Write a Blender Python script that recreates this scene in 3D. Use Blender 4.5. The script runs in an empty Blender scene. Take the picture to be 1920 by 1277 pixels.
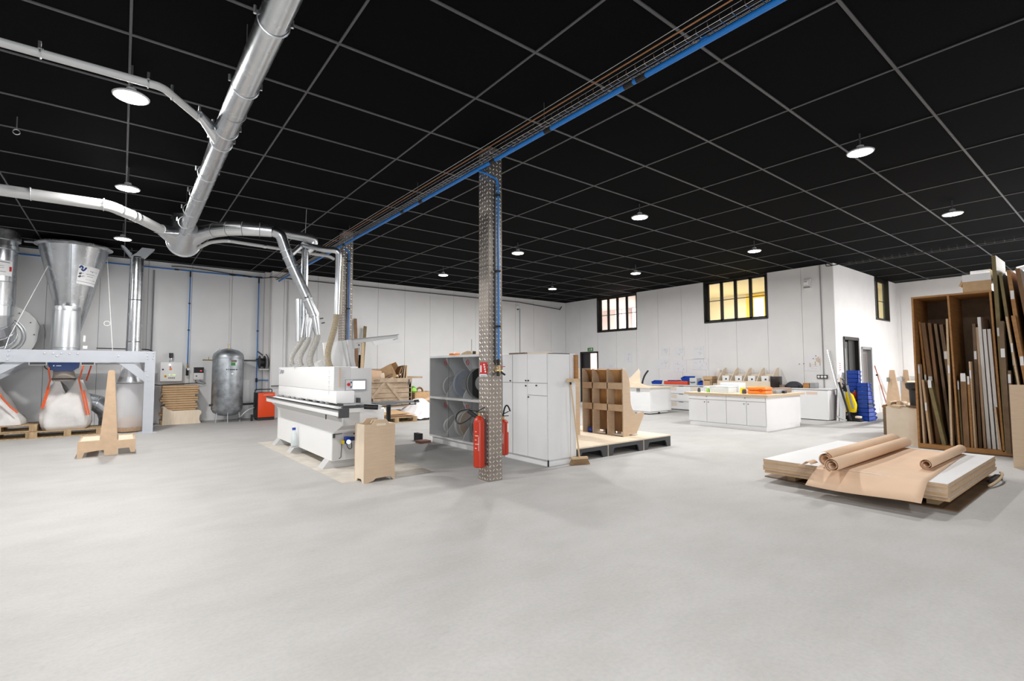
import bpy, bmesh, math, random
from mathutils import Vector, Matrix, Euler

# ------------------------------------------------------------------ camera, light, exposure
scene = bpy.context.scene
COL = scene.collection
random.seed(7)
PI = math.pi
CEIL = 4.402
cam_d = bpy.data.cameras.new('camera')
cam = bpy.data.objects.new('camera', cam_d)
COL.objects.link(cam)
cam_d.sensor_fit = 'HORIZONTAL'
cam_d.sensor_width = 36.0
cam_d.lens = 931.54 / 1920 * 36.0
cam_d.clip_end = 200
_yaw, _pitch, _roll = 0.6657, 0.0560, -0.0033
_f = Vector((math.sin(_yaw) * math.cos(_pitch), math.cos(_yaw) * math.cos(_pitch), math.sin(_pitch)))
_r = Vector((math.cos(_yaw), -math.sin(_yaw), 0))
_u = _r.cross(_f)
_r2 = math.cos(_roll) * _r + math.sin(_roll) * _u
_u2 = -math.sin(_roll) * _r + math.cos(_roll) * _u
cam.matrix_world = Matrix(((_r2.x, _u2.x, -_f.x, 0), (_r2.y, _u2.y, -_f.y, 0), (_r2.z, _u2.z, -_f.z, 1.45), (0, 0, 0, 1)))
scene.camera = cam

world = bpy.data.worlds.new('world')
scene.world = world
world.use_nodes = True
world.node_tree.nodes['Background'].inputs[0].default_value = (0.75, 0.85, 1.0, 1)
world.node_tree.nodes['Background'].inputs[1].default_value = 1.0

LAMP_W = 105.0
OFFICE_W = 95.0
DOOR_W = 420.0
SIDE_W = 420.0        # daylight through the roller door in the far right wall, out of the picture
scene.view_settings.view_transform = 'Standard'
scene.view_settings.look = 'None'
scene.view_settings.gamma = 1
scene.view_settings.use_curve_mapping = False
scene.view_settings.exposure = 0.07

def area_light(name, loc, rot, power, size, size_y=None, color=(1, 1, 1), shape=None, spread=None):
    d = bpy.data.lights.new(name, 'AREA')
    d.energy = power; d.color = color; d.size = size
    if size_y: d.shape = 'RECTANGLE'; d.size_y = size_y
    if shape: d.shape = shape
    if spread: d.spread = spread
    o = bpy.data.objects.new(name, d); COL.objects.link(o)
    o.location = loc; o.rotation_euler = rot
    return o
# the open roller doors in the far wall at right and in the wall behind the camera, letting daylight in
area_light('side_door_daylight', (21.3, -3.6, 2.05), (0, PI / 2, 0), SIDE_W, 3.9, 4.2, (0.97, 0.98, 1.0))
area_light('door_daylight', (-2.0, -7.9, 2.1), (PI / 2, 0, 0), DOOR_W, 4.2, 3.9, (0.93, 0.96, 1.0))

# ------------------------------------------------------------------ materials
MATS = {}
def mat(name, col, rough=0.5, metal=0.0, var=0.0, scale=8.0, bump=0.0, bscale=60.0, col2=None, stretch=None,
        emit=None, alpha=None, trans=0.0, ior=1.45, coat=0.0, rvar=0.0, detail=4.0, spec=0.5):
    if name in MATS: return MATS[name]
    m = bpy.data.materials.new(name); m.use_nodes = True
    nt = m.node_tree; b = nt.nodes['Principled BSDF']; L = nt.links
    b.inputs['Base Color'].default_value = (*col, 1)
    b.inputs['Roughness'].default_value = rough
    b.inputs['Metallic'].default_value = metal
    b.inputs['IOR'].default_value = ior
    b.inputs['Specular IOR Level'].default_value = spec
    if coat: b.inputs['Coat Weight'].default_value = coat
    if trans: b.inputs['Transmission Weight'].default_value = trans
    if alpha is not None: b.inputs['Alpha'].default_value = alpha
    if emit:
        b.inputs['Emission Color'].default_value = (*emit[0], 1)
        b.inputs['Emission Strength'].default_value = emit[1]
    if var or bump or col2 or rvar:
        tc = nt.nodes.new('ShaderNodeTexCoord'); mp = nt.nodes.new('ShaderNodeMapping')
        L.new(tc.outputs['Object'], mp.inputs[0])
        if stretch: mp.inputs['Scale'].default_value = stretch
        n = nt.nodes.new('ShaderNodeTexNoise'); n.inputs['Scale'].default_value = scale
        n.inputs['Detail'].default_value = detail
        L.new(mp.outputs[0], n.inputs['Vector'])
        if var or col2:
            r = nt.nodes.new('ShaderNodeValToRGB')
            c2 = col2 if col2 else tuple(c * (1 - var) for c in col)
            c1 = col if col2 else tuple(min(1, c * (1 + var * 0.5)) for c in col)
            r.color_ramp.elements[0].position = 0.32; r.color_ramp.elements[1].position = 0.68
            r.color_ramp.elements[0].color = (*c2, 1); r.color_ramp.elements[1].color = (*c1, 1)
            L.new(n.outputs['Fac'], r.inputs[0]); L.new(r.outputs[0], b.inputs['Base Color'])
        if rvar:
            mr = nt.nodes.new('ShaderNodeMapRange')
            mr.inputs[3].default_value = max(0.03, rough - rvar); mr.inputs[4].default_value = min(1, rough + rvar)
            L.new(n.outputs['Fac'], mr.inputs[0]); L.new(mr.outputs[0], b.inputs['Roughness'])
        if bump:
            n2 = nt.nodes.new('ShaderNodeTexNoise'); n2.inputs['Scale'].default_value = bscale
            L.new(mp.outputs[0], n2.inputs['Vector'])
            bp = nt.nodes.new('ShaderNodeBump'); bp.inputs['Strength'].default_value = bump; bp.inputs['Distance'].default_value = 0.01
            L.new(n2.outputs['Fac'], bp.inputs['Height']); L.new(bp.outputs[0], b.inputs['Normal'])
    MATS[name] = m
    return m

def floor_material():
    m = bpy.data.materials.new('polished_concrete'); m.use_nodes = True
    nt = m.node_tree; b = nt.nodes['Principled BSDF']; L = nt.links
    tc = nt.nodes.new('ShaderNodeTexCoord')
    def noise(sc, det, st=(1, 1, 1)):
        mp = nt.nodes.new('ShaderNodeMapping'); mp.inputs['Scale'].default_value = st
        L.new(tc.outputs['Object'], mp.inputs[0])
        n = nt.nodes.new('ShaderNodeTexNoise'); n.inputs['Scale'].default_value = sc; n.inputs['Detail'].default_value = det
        n.inputs['Roughness'].default_value = 0.6
        L.new(mp.outputs[0], n.inputs['Vector']); return n
    def ramp(n, p0, p1, c0, c1):
        r = nt.nodes.new('ShaderNodeValToRGB'); r.color_ramp.elements[0].position = p0; r.color_ramp.elements[1].position = p1
        r.color_ramp.elements[0].color = (*c0, 1); r.color_ramp.elements[1].color = (*c1, 1)
        L.new(n.outputs['Fac'], r.inputs[0]); return r
    def mult(a, c, f):
        x = nt.nodes.new('ShaderNodeMix'); x.data_type = 'RGBA'; x.blend_type = 'MULTIPLY'; x.inputs[0].default_value = f
        L.new(a, x.inputs[6]); L.new(c, x.inputs[7]); return x.outputs[2]
    base = ramp(noise(0.55, 5), 0.3, 0.7, (0.43, 0.422, 0.412), (0.49, 0.482, 0.472))
    mid = ramp(noise(1.7, 12, (1, 1.8, 1)), 0.30, 0.62, (0.84, 0.83, 0.815), (1, 1, 1))
    scuff = ramp(noise(5.0, 9, (1.2, 7, 1)), 0.60, 0.74, (1, 1, 1), (0.80, 0.79, 0.78))
    specks = ramp(noise(24, 3), 0.745, 0.775, (1, 1, 1), (0.45, 0.43, 0.42))
    fine = ramp(noise(38, 6), 0.3, 0.6, (0.88, 0.88, 0.88), (1, 1, 1))
    spots = ramp(noise(9, 2), 0.70, 0.76, (1, 1, 1), (0.78, 0.77, 0.75))
    c = mult(base.outputs[0], mid.outputs[0], 0.6); c = mult(c, scuff.outputs[0], 0.45); c = mult(c, specks.outputs[0], 0.6); c = mult(c, fine.outputs[0], 0.7); c = mult(c, spots.outputs[0], 0.35)
    L.new(c, b.inputs['Base Color'])
    rr = nt.nodes.new('ShaderNodeMapRange'); rr.inputs[3].default_value = 0.42; rr.inputs[4].default_value = 0.62
    L.new(mid.outputs[0], rr.inputs[0]); L.new(rr.outputs[0], b.inputs['Roughness'])
    bp = nt.nodes.new('ShaderNodeBump'); bp.inputs['Strength'].default_value = 0.12; bp.inputs['Distance'].default_value = 0.01
    L.new(fine.outputs[0], bp.inputs['Height']); L.new(bp.outputs[0], b.inputs['Normal'])
    return m

WHITE_WALL = mat('white_panel', (0.76, 0.76, 0.762), 0.42, var=0.03, scale=1.5)
WALL_CORE = mat('panel_joint', (0.33, 0.33, 0.33), 0.7)
PLASTER = mat('white_plaster', (0.82, 0.80, 0.79), 0.8, var=0.03, scale=2)
TILE = mat('black_ceiling_tile', (0.0036, 0.0038, 0.0042), 0.9, var=0.15, scale=40, bump=0.2, bscale=200, spec=0.06)
RUNNER = mat('ceiling_runner', (0.085, 0.085, 0.088), 0.5)
BLACK = mat('black_plastic', (0.012, 0.012, 0.013), 0.45)
BLACKM = mat('black_frame', (0.02, 0.019, 0.018), 0.4)
DARK = mat('dark_grey', (0.06, 0.062, 0.066), 0.5)
GALV = mat('galvanised_steel', (0.60, 0.62, 0.64), 0.26, 1.0, var=0.07, scale=9, rvar=0.06)
GALV2 = mat('brushed_aluminium', (0.70, 0.72, 0.74), 0.34, 1.0, var=0.05, scale=4)
GALV_DULL = mat('dull_galvanised', (0.42, 0.45, 0.48), 0.42, 0.85, var=0.35, scale=6, rvar=0.12, detail=8)
TREAD = mat('tread_plate', (0.45, 0.40, 0.355), 0.36, 0.88, var=0.15, scale=5)
TREAD_L = mat('tread_lozenge', (0.86, 0.84, 0.80), 0.32, 0.6)
PAINT_GREY = mat('blue_grey_paint', (0.50, 0.525, 0.57), 0.5, var=0.06, scale=3)
WHITE = mat('white_paint', (0.84, 0.84, 0.835), 0.4)
MELAMINE = mat('white_melamine', (0.80, 0.805, 0.81), 0.38, var=0.02, scale=2)
LGREY = mat('light_grey_paint', (0.55, 0.55, 0.545), 0.42)
MGREY = mat('mid_grey_paint', (0.26, 0.265, 0.27), 0.45)
PLY = mat('birch_plywood', (0.60, 0.455, 0.32), 0.55, col2=(0.56, 0.415, 0.285), scale=5, stretch=(1, 1, 9))
PLY_L = mat('pale_plywood', (0.77, 0.66, 0.52), 0.55, col2=(0.71, 0.59, 0.45), scale=4, stretch=(8, 1, 1))
PLY_E = mat('plywood_edge', (0.62, 0.46, 0.29), 0.6, var=0.2, scale=60)
MDF = mat('beige_board', (0.60, 0.43, 0.285), 0.65, var=0.08, scale=10)
OAK = mat('oiled_wood', (0.42, 0.215, 0.075), 0.5, col2=(0.33, 0.15, 0.045), scale=4, stretch=(1, 1, 6))
BROWN = mat('brown_board', (0.27, 0.145, 0.065), 0.6, col2=(0.19, 0.10, 0.045), scale=6, stretch=(2, 2, .6))
BROWN2 = mat('grey_brown_board', (0.20, 0.13, 0.075), 0.6, col2=(0.15, 0.095, 0.055), scale=6)
OLIVE = mat('olive_board', (0.20, 0.155, 0.065), 0.6, var=0.2, scale=6)
CARD = mat('cardboard', (0.56, 0.37, 0.205), 0.75, var=0.1, scale=9)
KRAFT = mat('kraft_paper', (0.70, 0.49, 0.335), 0.6, var=0.05, scale=3)
PALLET = mat('pallet_wood', (0.50, 0.36, 0.21), 0.75, col2=(0.36, 0.24, 0.13), scale=6, stretch=(4, 1, 1))
CRATE = mat('weathered_crate_wood', (0.44, 0.345, 0.25), 0.75, col2=(0.33, 0.245, 0.17), scale=7)
BAG = mat('white_woven_bag', (0.72, 0.70, 0.68), 0.7, var=0.06, scale=6, bump=0.4, bscale=9)
ORANGE = mat('orange_strap', (0.72, 0.13, 0.045), 0.6)
ORANGE_P = mat('orange_red_paint', (0.72, 0.062, 0.008), 0.4)
ORANGE_C = mat('orange_plastic', (0.90, 0.22, 0.012), 0.35)
RED = mat('red_paint', (0.47, 0.032, 0.010), 0.32)
RED_P = mat('red_plastic', (0.62, 0.07, 0.03), 0.4)
BLUE = mat('blue_pipe', (0.012, 0.19, 0.60), 0.35)
BLUE_D = mat('blue_bin_plastic', (0.005, 0.05, 0.36), 0.3)
BLUE_M = mat('blue_motor_paint', (0.004, 0.025, 0.11), 0.4)
COPPER = mat('copper_pipe', (0.55, 0.27, 0.14), 0.4, 1.0)
YELLOW = mat('yellow_plastic', (0.85, 0.62, 0.0), 0.4)
GREEN = mat('green_film', (0.25, 0.55, 0.08), 0.5)
SIGN_GREEN = mat('exit_green', (0.03, 0.22, 0.04), 0.5)
PAPER = mat('white_paper', (0.80, 0.80, 0.80), 0.7)
PAPER_B = mat('bluish_paper', (0.74, 0.74, 0.77), 0.7)
FLEX = mat('flexible_hose', (0.42, 0.41, 0.38), 0.45)
FLEX_B = mat('brown_flexible_hose', (0.36, 0.30, 0.21), 0.45)
GLASS = mat('smoked_glass', (0.10, 0.11, 0.115), 0.02, alpha=0.21, spec=0.9)
PANE = mat('window_glass', (0.75, 0.78, 0.78), 0.02, alpha=0.10)
FILM = mat('clear_film', (0.93, 0.93, 0.95), 0.12, alpha=0.42)
FILM_D = mat('milky_plastic', (0.75, 0.80, 0.82), 0.3, alpha=0.8)
SAWDUST = mat('sawdust', (0.50, 0.34, 0.22), 0.95, var=0.15, scale=30, bump=0.5)
CREAM = mat('cream_wall', (0.80, 0.74, 0.58), 0.8)
PINKISH = mat('pale_pink_wall', (0.86, 0.78, 0.74), 0.8)
CURTAIN = mat('yellow_blind', (0.85, 0.58, 0.01), 0.7)
BRISTLE = mat('bristles', (0.42, 0.27, 0.15), 0.9, var=0.3, scale=60)
BROOMW = mat('broom_wood', (0.62, 0.45, 0.27), 0.5)
PINKW = mat('pink_broom_handle', (0.36, 0.12, 0.10), 0.5)
RUBBER = mat('dark_rubber', (0.025, 0.025, 0.027), 0.7)
CHROME = mat('chrome', (0.75, 0.75, 0.76), 0.15, 1.0)
BRASS = mat('brass', (0.60, 0.45, 0.22), 0.3, 1.0)
INK = mat('dark_ink', (0.03, 0.04, 0.06), 0.6)
INK_G = mat('grey_ink', (0.30, 0.31, 0.36), 0.6)
INK_B = mat('blue_ink', (0.01, 0.05, 0.22), 0.5)
SIGN_RED = mat('red_sign', (0.50, 0.02, 0.02), 0.4)
LENS = mat('lamp_lens', (1, 1, 1), 0.4, emit=((1.0, 0.985, 0.95), 22.0))
SCREEN = mat('lit_screen', (0.8, 0.85, 1.0), 0.3, emit=((0.92, 0.94, 1.0), 1.3))
GLOWR = mat('red_led', (0.9, 0.05, 0.05), 0.4, emit=((1, 0.05, 0.05), 2.0))
GLOWG = mat('green_lamp', (0.5, 0.8, 0.2), 0.4, emit=((0.7, 1.0, 0.3), 0.6))

# ------------------------------------------------------------------ mesh helpers
ORG = {}
class MB:
    def __init__(s): s.v = []; s.f = []
    def add(s, vs, fs):
        o = len(s.v); s.v += [tuple(p) for p in vs]; s.f += [tuple(i + o for i in f) for f in fs]; return s
    def box(s, x0, x1, y0, y1, z0, z1):
        if x0 > x1: x0, x1 = x1, x0
        if y0 > y1: y0, y1 = y1, y0
        if z0 > z1: z0, z1 = z1, z0
        return s.add([(x0, y0, z0), (x1, y0, z0), (x1, y1, z0), (x0, y1, z0), (x0, y0, z1), (x1, y0, z1), (x1, y1, z1), (x0, y1, z1)],
                     [(0, 3, 2, 1), (4, 5, 6, 7), (0, 1, 5, 4), (1, 2, 6, 5), (2, 3, 7, 6), (3, 0, 4, 7)])
    def rbox(s, x0, x1, y0, y1, z0, z1, b=0.01, seg=2):
        bm = bmesh.new(); bmesh.ops.create_cube(bm, size=1)
        for v in bm.verts: v.co = ((x0 + x1) / 2 + v.co.x * abs(x1 - x0), (y0 + y1) / 2 + v.co.y * abs(y1 - y0), (z0 + z1) / 2 + v.co.z * abs(z1 - z0))
        bmesh.ops.bevel(bm, geom=bm.edges[:] + bm.verts[:], offset=b, segments=seg, affect='EDGES', profile=0.5)
        bm.verts.index_update()
        s.add([tuple(v.co) for v in bm.verts], [tuple(v.index for v in f.verts) for f in bm.faces]); bm.free(); return s
    def obox(s, c, size, R):   # oriented box
        c = Vector(c); hx, hy, hz = [a / 2 for a in size]
        P = [c + R @ Vector(p) for p in [(-hx, -hy, -hz), (hx, -hy, -hz), (hx, hy, -hz), (-hx, hy, -hz), (-hx, -hy, hz), (hx, -hy, hz), (hx, hy, hz), (-hx, hy, hz)]]
        return s.add(P, [(0, 3, 2, 1), (4, 5, 6, 7), (0, 1, 5, 4), (1, 2, 6, 5), (2, 3, 7, 6), (3, 0, 4, 7)])
    def bar(s, a, b, w, h=None, up=(0, 0, 1)):   # square bar from a to b
        a = Vector(a); b = Vector(b); d = (b - a); l = d.length; d.normalize(); h = h or w
        u = Vector(up)
        if abs(d.dot(u)) > 0.98: u = Vector((1, 0, 0))
        x = d.cross(u).normalized(); z = x.cross(d).normalized()
        R = Matrix((x, d, z)).transposed()
        return s.obox((a + b) / 2, (w, l, h), R)
    def tube(s, pts, r, n=12, caps=True, r2=None, closed=False):
        pts = [Vector(p) for p in pts]; m = len(pts); rs = r if isinstance(r, (list, tuple)) else [r] * m
        if r2 is not None: rs = [r + (r2 - r) * i / (m - 1) for i in range(m)]
        V = []; prev = None
        for i, p in enumerate(pts):
            if closed: t = pts[(i + 1) % m] - pts[i - 1]
            elif i == 0: t = pts[1] - p
            elif i == m - 1: t = p - pts[i - 1]
            else: t = (pts[i + 1] - p).normalized() + (p - pts[i - 1]).normalized()
            t = t.normalized() if t.length > 1e-9 else Vector((0, 0, 1))
            if prev is None:
                u = Vector((0, 0, 1)) if abs(t.z) < 0.9 else Vector((1, 0, 0))
                x = t.cross(u).normalized()
            else:
                x = prev - t * prev.dot(t)
                x = x.normalized() if x.length > 1e-6 else t.orthogonal().normalized()
            prev = x; y = t.cross(x)
            V += [p + rs[i] * (math.cos(2 * PI * k / n) * x + math.sin(2 * PI * k / n) * y) for k in range(n)]
        F = []
        for i in range(m if closed else m - 1):
            j = (i + 1) % m
            for k in range(n): F.append((i * n + k, i * n + (k + 1) % n, j * n + (k + 1) % n, j * n + k))
        if caps and not closed:
            F.append(tuple(reversed(range(n)))); F.append(tuple((m - 1) * n + k for k in range(n)))
        return s.add(V, F)
    def lathe(s, prof, c=(0, 0, 0), n=24, axis='z', caps=True):
        c = Vector(c); V = []; m = len(prof)
        for r, h in prof:
            for k in range(n):
                a = 2 * PI * k / n; p = (r * math.cos(a), r * math.sin(a), h)
                if axis == 'x': p = (p[2], p[0], p[1])
                elif axis == 'y': p = (p[1], p[2], p[0])
                V.append(c + Vector(p))
        F = [(i * n + k, i * n + (k + 1) % n, (i + 1) * n + (k + 1) % n, (i + 1) * n + k) for i in range(m - 1) for k in range(n)]
        if caps: F.append(tuple(reversed(range(n)))); F.append(tuple((m - 1) * n + k for k in range(n)))
        return s.add(V, F)
    def prism(s, poly, a, b, axis='y'):   # 2-D outline extruded between a and b along an axis
        def mk(p, t):
            return {'x': (t, p[0], p[1]), 'y': (p[0], t, p[1]), 'z': (p[0], p[1], t)}[axis]
        n = len(poly)
        V = [mk(p, a) for p in poly] + [mk(p, b) for p in poly]
        F = [tuple(range(n)), tuple(reversed(range(n, 2 * n)))] + [(i, i + n, (i + 1) % n + n, (i + 1) % n) for i in range(n)]
        return s.add(V, F)
    def sheet(s, grid, t=0.0):   # grid of points (rows of equal length), optional thickness downwards
        r = len(grid); c = len(grid[0]); V = [p for row in grid for p in row]
        F = [(i * c + j, i * c + j + 1, (i + 1) * c + j + 1, (i + 1) * c + j) for i in range(r - 1) for j in range(c - 1)]
        return s.add(V, F)
    def torus(s, c, R, r, axis='z', n=24, k=8, a0=0, a1=2 * PI):
        c = Vector(c); full = abs(a1 - a0 - 2 * PI) < 1e-6; pts = []
        for i in range(n if full else n + 1):
            a = a0 + (a1 - a0) * i / n; p = (R * math.cos(a), R * math.sin(a), 0)
            if axis == 'x': p = (0, p[0], p[1])
            elif axis == 'y': p = (p[0], 0, p[1])
            pts.append(c + Vector(p))
        return s.tube(pts, r, k, closed=full)
    def build(s, name, m, parent=None, smooth=True, local=False, ang=35, at=None):
        me = bpy.data.meshes.new(name)
        if parent is not None: org = ORG[parent.name]
        elif at is not None: org = Vector(at)
        elif local: org = Vector((0, 0, 0))
        else:
            xs = [p[0] for p in s.v]; ys = [p[1] for p in s.v]; zs = [p[2] for p in s.v]
            org = Vector(((min(xs) + max(xs)) / 2, (min(ys) + max(ys)) / 2, min(zs)))
        V = s.v if local else [(p[0] - org.x, p[1] - org.y, p[2] - org.z) for p in s.v]
        me.from_pydata(V, [], s.f); me.validate(); me.update()
        bm = bmesh.new(); bm.from_mesh(me); bmesh.ops.recalc_face_normals(bm, faces=bm.faces[:]); bm.to_mesh(me); bm.free()
        if smooth:
            me.polygons.foreach_set('use_smooth', [True] * len(me.polygons))
            me.set_sharp_from_angle(angle=math.radians(ang))
        me.materials.append(m)
        o = bpy.data.objects.new(name, me); COL.objects.link(o)
        if parent is not None: o.parent = parent
        else: o.location = org
        ORG[o.name] = org
        return o

def thing(name, label, cat, loc=(0, 0, 0), rotz=0.0, group=None):
    o = bpy.data.objects.new(name, None); o.empty_display_size = 0.1; COL.objects.link(o)
    o.location = loc; o.rotation_euler = (0, 0, rotz); o['label'] = label; o['category'] = cat
    if group: o['group'] = group
    ORG[o.name] = Vector(loc)
    return o
def lthing(name, label, cat, loc, rotz=0.0, group=None):   # a thing whose parts are given in its own frame
    o = thing(name, label, cat, loc, rotz, group); ORG[o.name] = Vector((0, 0, 0)); return o
def tag(o, label, cat, group=None):
    o['label'] = label; o['category'] = cat
    if group: o['group'] = group
    return o
def struct(o): o['kind'] = 'structure'; return o
def stuff(o): o['kind'] = 'stuff'; return o
def B(name, m, parent, *a, b=0.0): 
    return (MB().rbox(*a, b=b) if b else MB().box(*a)).build(name, m, parent)
def copy_tree(o, parent=None):
    c = o.copy(); COL.objects.link(c); c.parent = parent; ORG[c.name] = ORG[o.name]
    for ch in list(o.children): copy_tree(ch, c)
    return c
def wear_text(body, size, m, parent, loc, rot, name='lettering', extr=0.0006, align='LEFT', bold=0.0):
    cu = bpy.data.curves.new(name, 'FONT'); cu.body = body; cu.size = size; cu.extrude = extr; cu.align_x = align; cu.offset = bold
    tmp = bpy.data.objects.new(name, cu); COL.objects.link(tmp)
    dg = bpy.context.evaluated_depsgraph_get(); dg.update()
    me = bpy.data.meshes.new_from_object(tmp.evaluated_get(dg)); bpy.data.objects.remove(tmp)
    me.materials.clear(); me.materials.append(m)
    o = bpy.data.objects.new(name, me); COL.objects.link(o)
    o.parent = parent; o.location = Vector(loc) - ORG[parent.name]; o.rotation_euler = rot
    ORG[o.name] = ORG[parent.name]
    return o
def arc(c, r, a0, a1, n, plane='xz', third=0.0):
    out = []
    for i in range(n + 1):
        a = a0 + (a1 - a0) * i / n; p, q = c[0] + r * math.cos(a), c[1] + r * math.sin(a)
        out.append({'xz': (p, third, q), 'yz': (third, p, q), 'xy': (p, q, third)}[plane])
    return out
def bez(p0, p1, p2, p3, n=12):
    p0, p1, p2, p3 = map(Vector, (p0, p1, p2, p3)); o = []
    for i in range(n + 1):
        t = i / n; o.append(p0 * (1 - t) ** 3 + p1 * 3 * t * (1 - t) ** 2 + p2 * 3 * t * t * (1 - t) + p3 * t ** 3)
    return o
def round_path(pts, r, n=6):   # polyline with rounded corners
    P = [Vector(p) for p in pts]; o = [P[0]]
    for i in range(1, len(P) - 1):
        a = (P[i - 1] - P[i]); b = (P[i + 1] - P[i]); q = min(r, a.length * .49, b.length * .49)
        s = P[i] + a.normalized() * q; e = P[i] + b.normalized() * q
        for k in range(n + 1):
            t = k / n; o.append(s * (1 - t) ** 2 + P[i] * 2 * t * (1 - t) + e * t * t)
    o.append(P[-1]); return o
def flex(path, r, pitch=0.022, n=10):   # corrugated hose following a path
    P = [Vector(p) for p in path]; L = [0]
    for i in range(1, len(P)): L.append(L[-1] + (P[i] - P[i - 1]).length)
    cnt = int(L[-1] / pitch * 2); pts = []; rs = []
    for k in range(cnt + 1):
        d = L[-1] * k / cnt; i = 0
        while i < len(L) - 2 and L[i + 1] < d: i += 1
        t = (d - L[i]) / max(1e-9, L[i + 1] - L[i]); pts.append(P[i].lerp(P[i + 1], t)); rs.append(r if k % 2 else r * 0.86)
    return MB().tube(pts, rs, n)

# ------------------------------------------------------------------ the setting
FLOOR = floor_material()
fl = struct(MB().box(-8, 22, -8.2, 17, -0.2, 0).build('floor', FLOOR, at=(0, 0, 0), smooth=False))

# ceiling: slab, runners and tiles
cl = struct(MB().box(-8.2, 22, -8.2, 17, CEIL + 0.03, CEIL + 0.25).build('ceiling', mat('ceiling_void', (0.01, 0.01, 0.01), 0.9), at=(0, 0, CEIL), smooth=False))
AX = [2.954 + 1.492 * i for i in range(-7, 13)]
BY = [1.392 + j for j in range(-9, 16)]
for x in AX:
    MB().box(x - 0.010, x + 0.010, -8.1, 16.5 if x < 15.7 else 5.3, CEIL - 0.004, CEIL + 0.028).build('ceiling_runner', RUNNER, cl, smooth=False)
for y in BY:
    MB().box(-8.1, 21.4 if y < 5.3 else 15.72, y - 0.0125, y + 0.0125, CEIL - 0.006, CEIL + 0.028).build('ceiling_cross_runner', RUNNER, cl, smooth=False)
tile_me = None; rest = MB(); nt_ = 0
cand = []
for i in range(len(AX) - 1):
    for j in range(len(BY) - 1):
        cx, cy = (AX[i] + AX[i + 1]) / 2, (BY[j] + BY[j + 1]) / 2
        if cx > 15.8 and cy > 5.3: continue
        d = cx * _f.x + cy * _f.y + (CEIL - 1.45) * _f.z
        ok = False
        if d > 0.5:
            sx = (cx * _r.x + cy * _r.y) / d; sy = (cx * _u.x + cy * _u.y + (CEIL - 1.45) * _u.z) / d
            ok = abs(sx) < 1.2 and sy < 0.86
        cand.append((0 if ok else 1, d if d > 0 else 99, cx, cy))
cand.sort()
for k, (bad, d, cx, cy) in enumerate(cand):
    if not bad and nt_ < 295:
        nt_ += 1
        if tile_me is None:
            t0 = MB().box(-0.733, 0.733, -0.485, 0.485, 0.0, 0.015).build('ceiling_tile', TILE, cl, smooth=False, local=True); tile_me = t0.data; t = t0
        else:
            t = bpy.data.objects.new('ceiling_tile', tile_me); COL.objects.link(t); t.parent = cl
        t.location = (cx, cy, 0.004)
    else:
        rest.box(cx - 0.733, cx + 0.733, cy - 0.485, cy + 0.485, CEIL + 0.004, CEIL + 0.019)
stuff(rest.build('ceiling_tile_field', TILE, cl, smooth=False))

XW, YB, YL, YR, XF = 15.72, 16.1, 16.55, 5.33, 21.4
# back wall, a deeper part on the left and a pilaster step at X = 3.5
wb = struct(MB().box(3.5, XW + 0.3, YB + 0.03, YB + 0.3, 0, CEIL).box(-8, 3.5, YL + 0.03, YL + 0.3, 0, CEIL).build('wall_back', WALL_CORE, at=(0, YB, 0), smooth=False))
B('wall_return', PLASTER, wb, 3.49, 3.515, YB, YL + 0.05, 0, CEIL)
B('wall_pilaster', PLASTER, wb, 3.36, 3.49, YL - 0.12, YL + 0.05, 0, CEIL)
xs = [3.515] + [3.83 + k for k in range(0, 12)] + [XW]
for a, b in zip(xs[:-1], xs[1:]):
    B('wall_panel', WHITE_WALL, wb, a + 0.004, b - 0.004, YB, YB + 0.035, 0, CEIL - 0.01)
xs = [-7.5 + k for k in range(0, 11)] + [3.36]
for a, b in zip(xs[:-1], xs[1:]):
    B('wall_panel', WHITE_WALL, wb, a + 0.004, b - 0.004, YL, YL + 0.035, 0, CEIL - 0.01)
# right wall with two windows and a door
W1 = (12.17, 14.17, 2.98); W2 = (7.18, 9.28, 3.01); D1 = (14.18, 15.18, 2.14)
wr = MB(); X0, X1 = XW + 0.03, XW + 0.2
wr.box(X0, X1, YR + 0.2, W2[0], 0, CEIL).box(X0, X1, W2[0], W2[1], 0, W2[2]).box(X0, X1, W2[1], W1[0], 0, CEIL)
wr.box(X0, X1, W1[0], W1[1], 0, W1[2]).box(X0, X1, D1[0], D1[1], D1[2], CEIL).box(X0, X1, D1[1], YB + 0.2, 0, CEIL)
wr = struct(wr.build('wall_right', WALL_CORE, at=(XW, 10, 0), smooth=False))
ys = [YR] + [6.18 + k for k in range(0, 10)] + [YB]
for a, b in zip(ys[:-1], ys[1:]):
    top = CEIL - 0.01; bot = 0
    m = (a + b) / 2
    if W1[0] < m < W1[1]: top = W1[2]
    if W2[0] < m < W2[1]: top = W2[2]
    if D1[0] < m < D1[1]: bot = D1[2]
    a2 = a
    if abs(a - 9.18) < .01: a2 = 9.28; MB().box(XW, XW + .035, 9.18, 9.28, 0, W2[2]).build('wall_panel', WHITE_WALL, wr, smooth=False)
    B('wall_panel', WHITE_WALL, wr, XW, XW + 0.035, a2 + 0.004, b - 0.004, bot, top)
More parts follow.
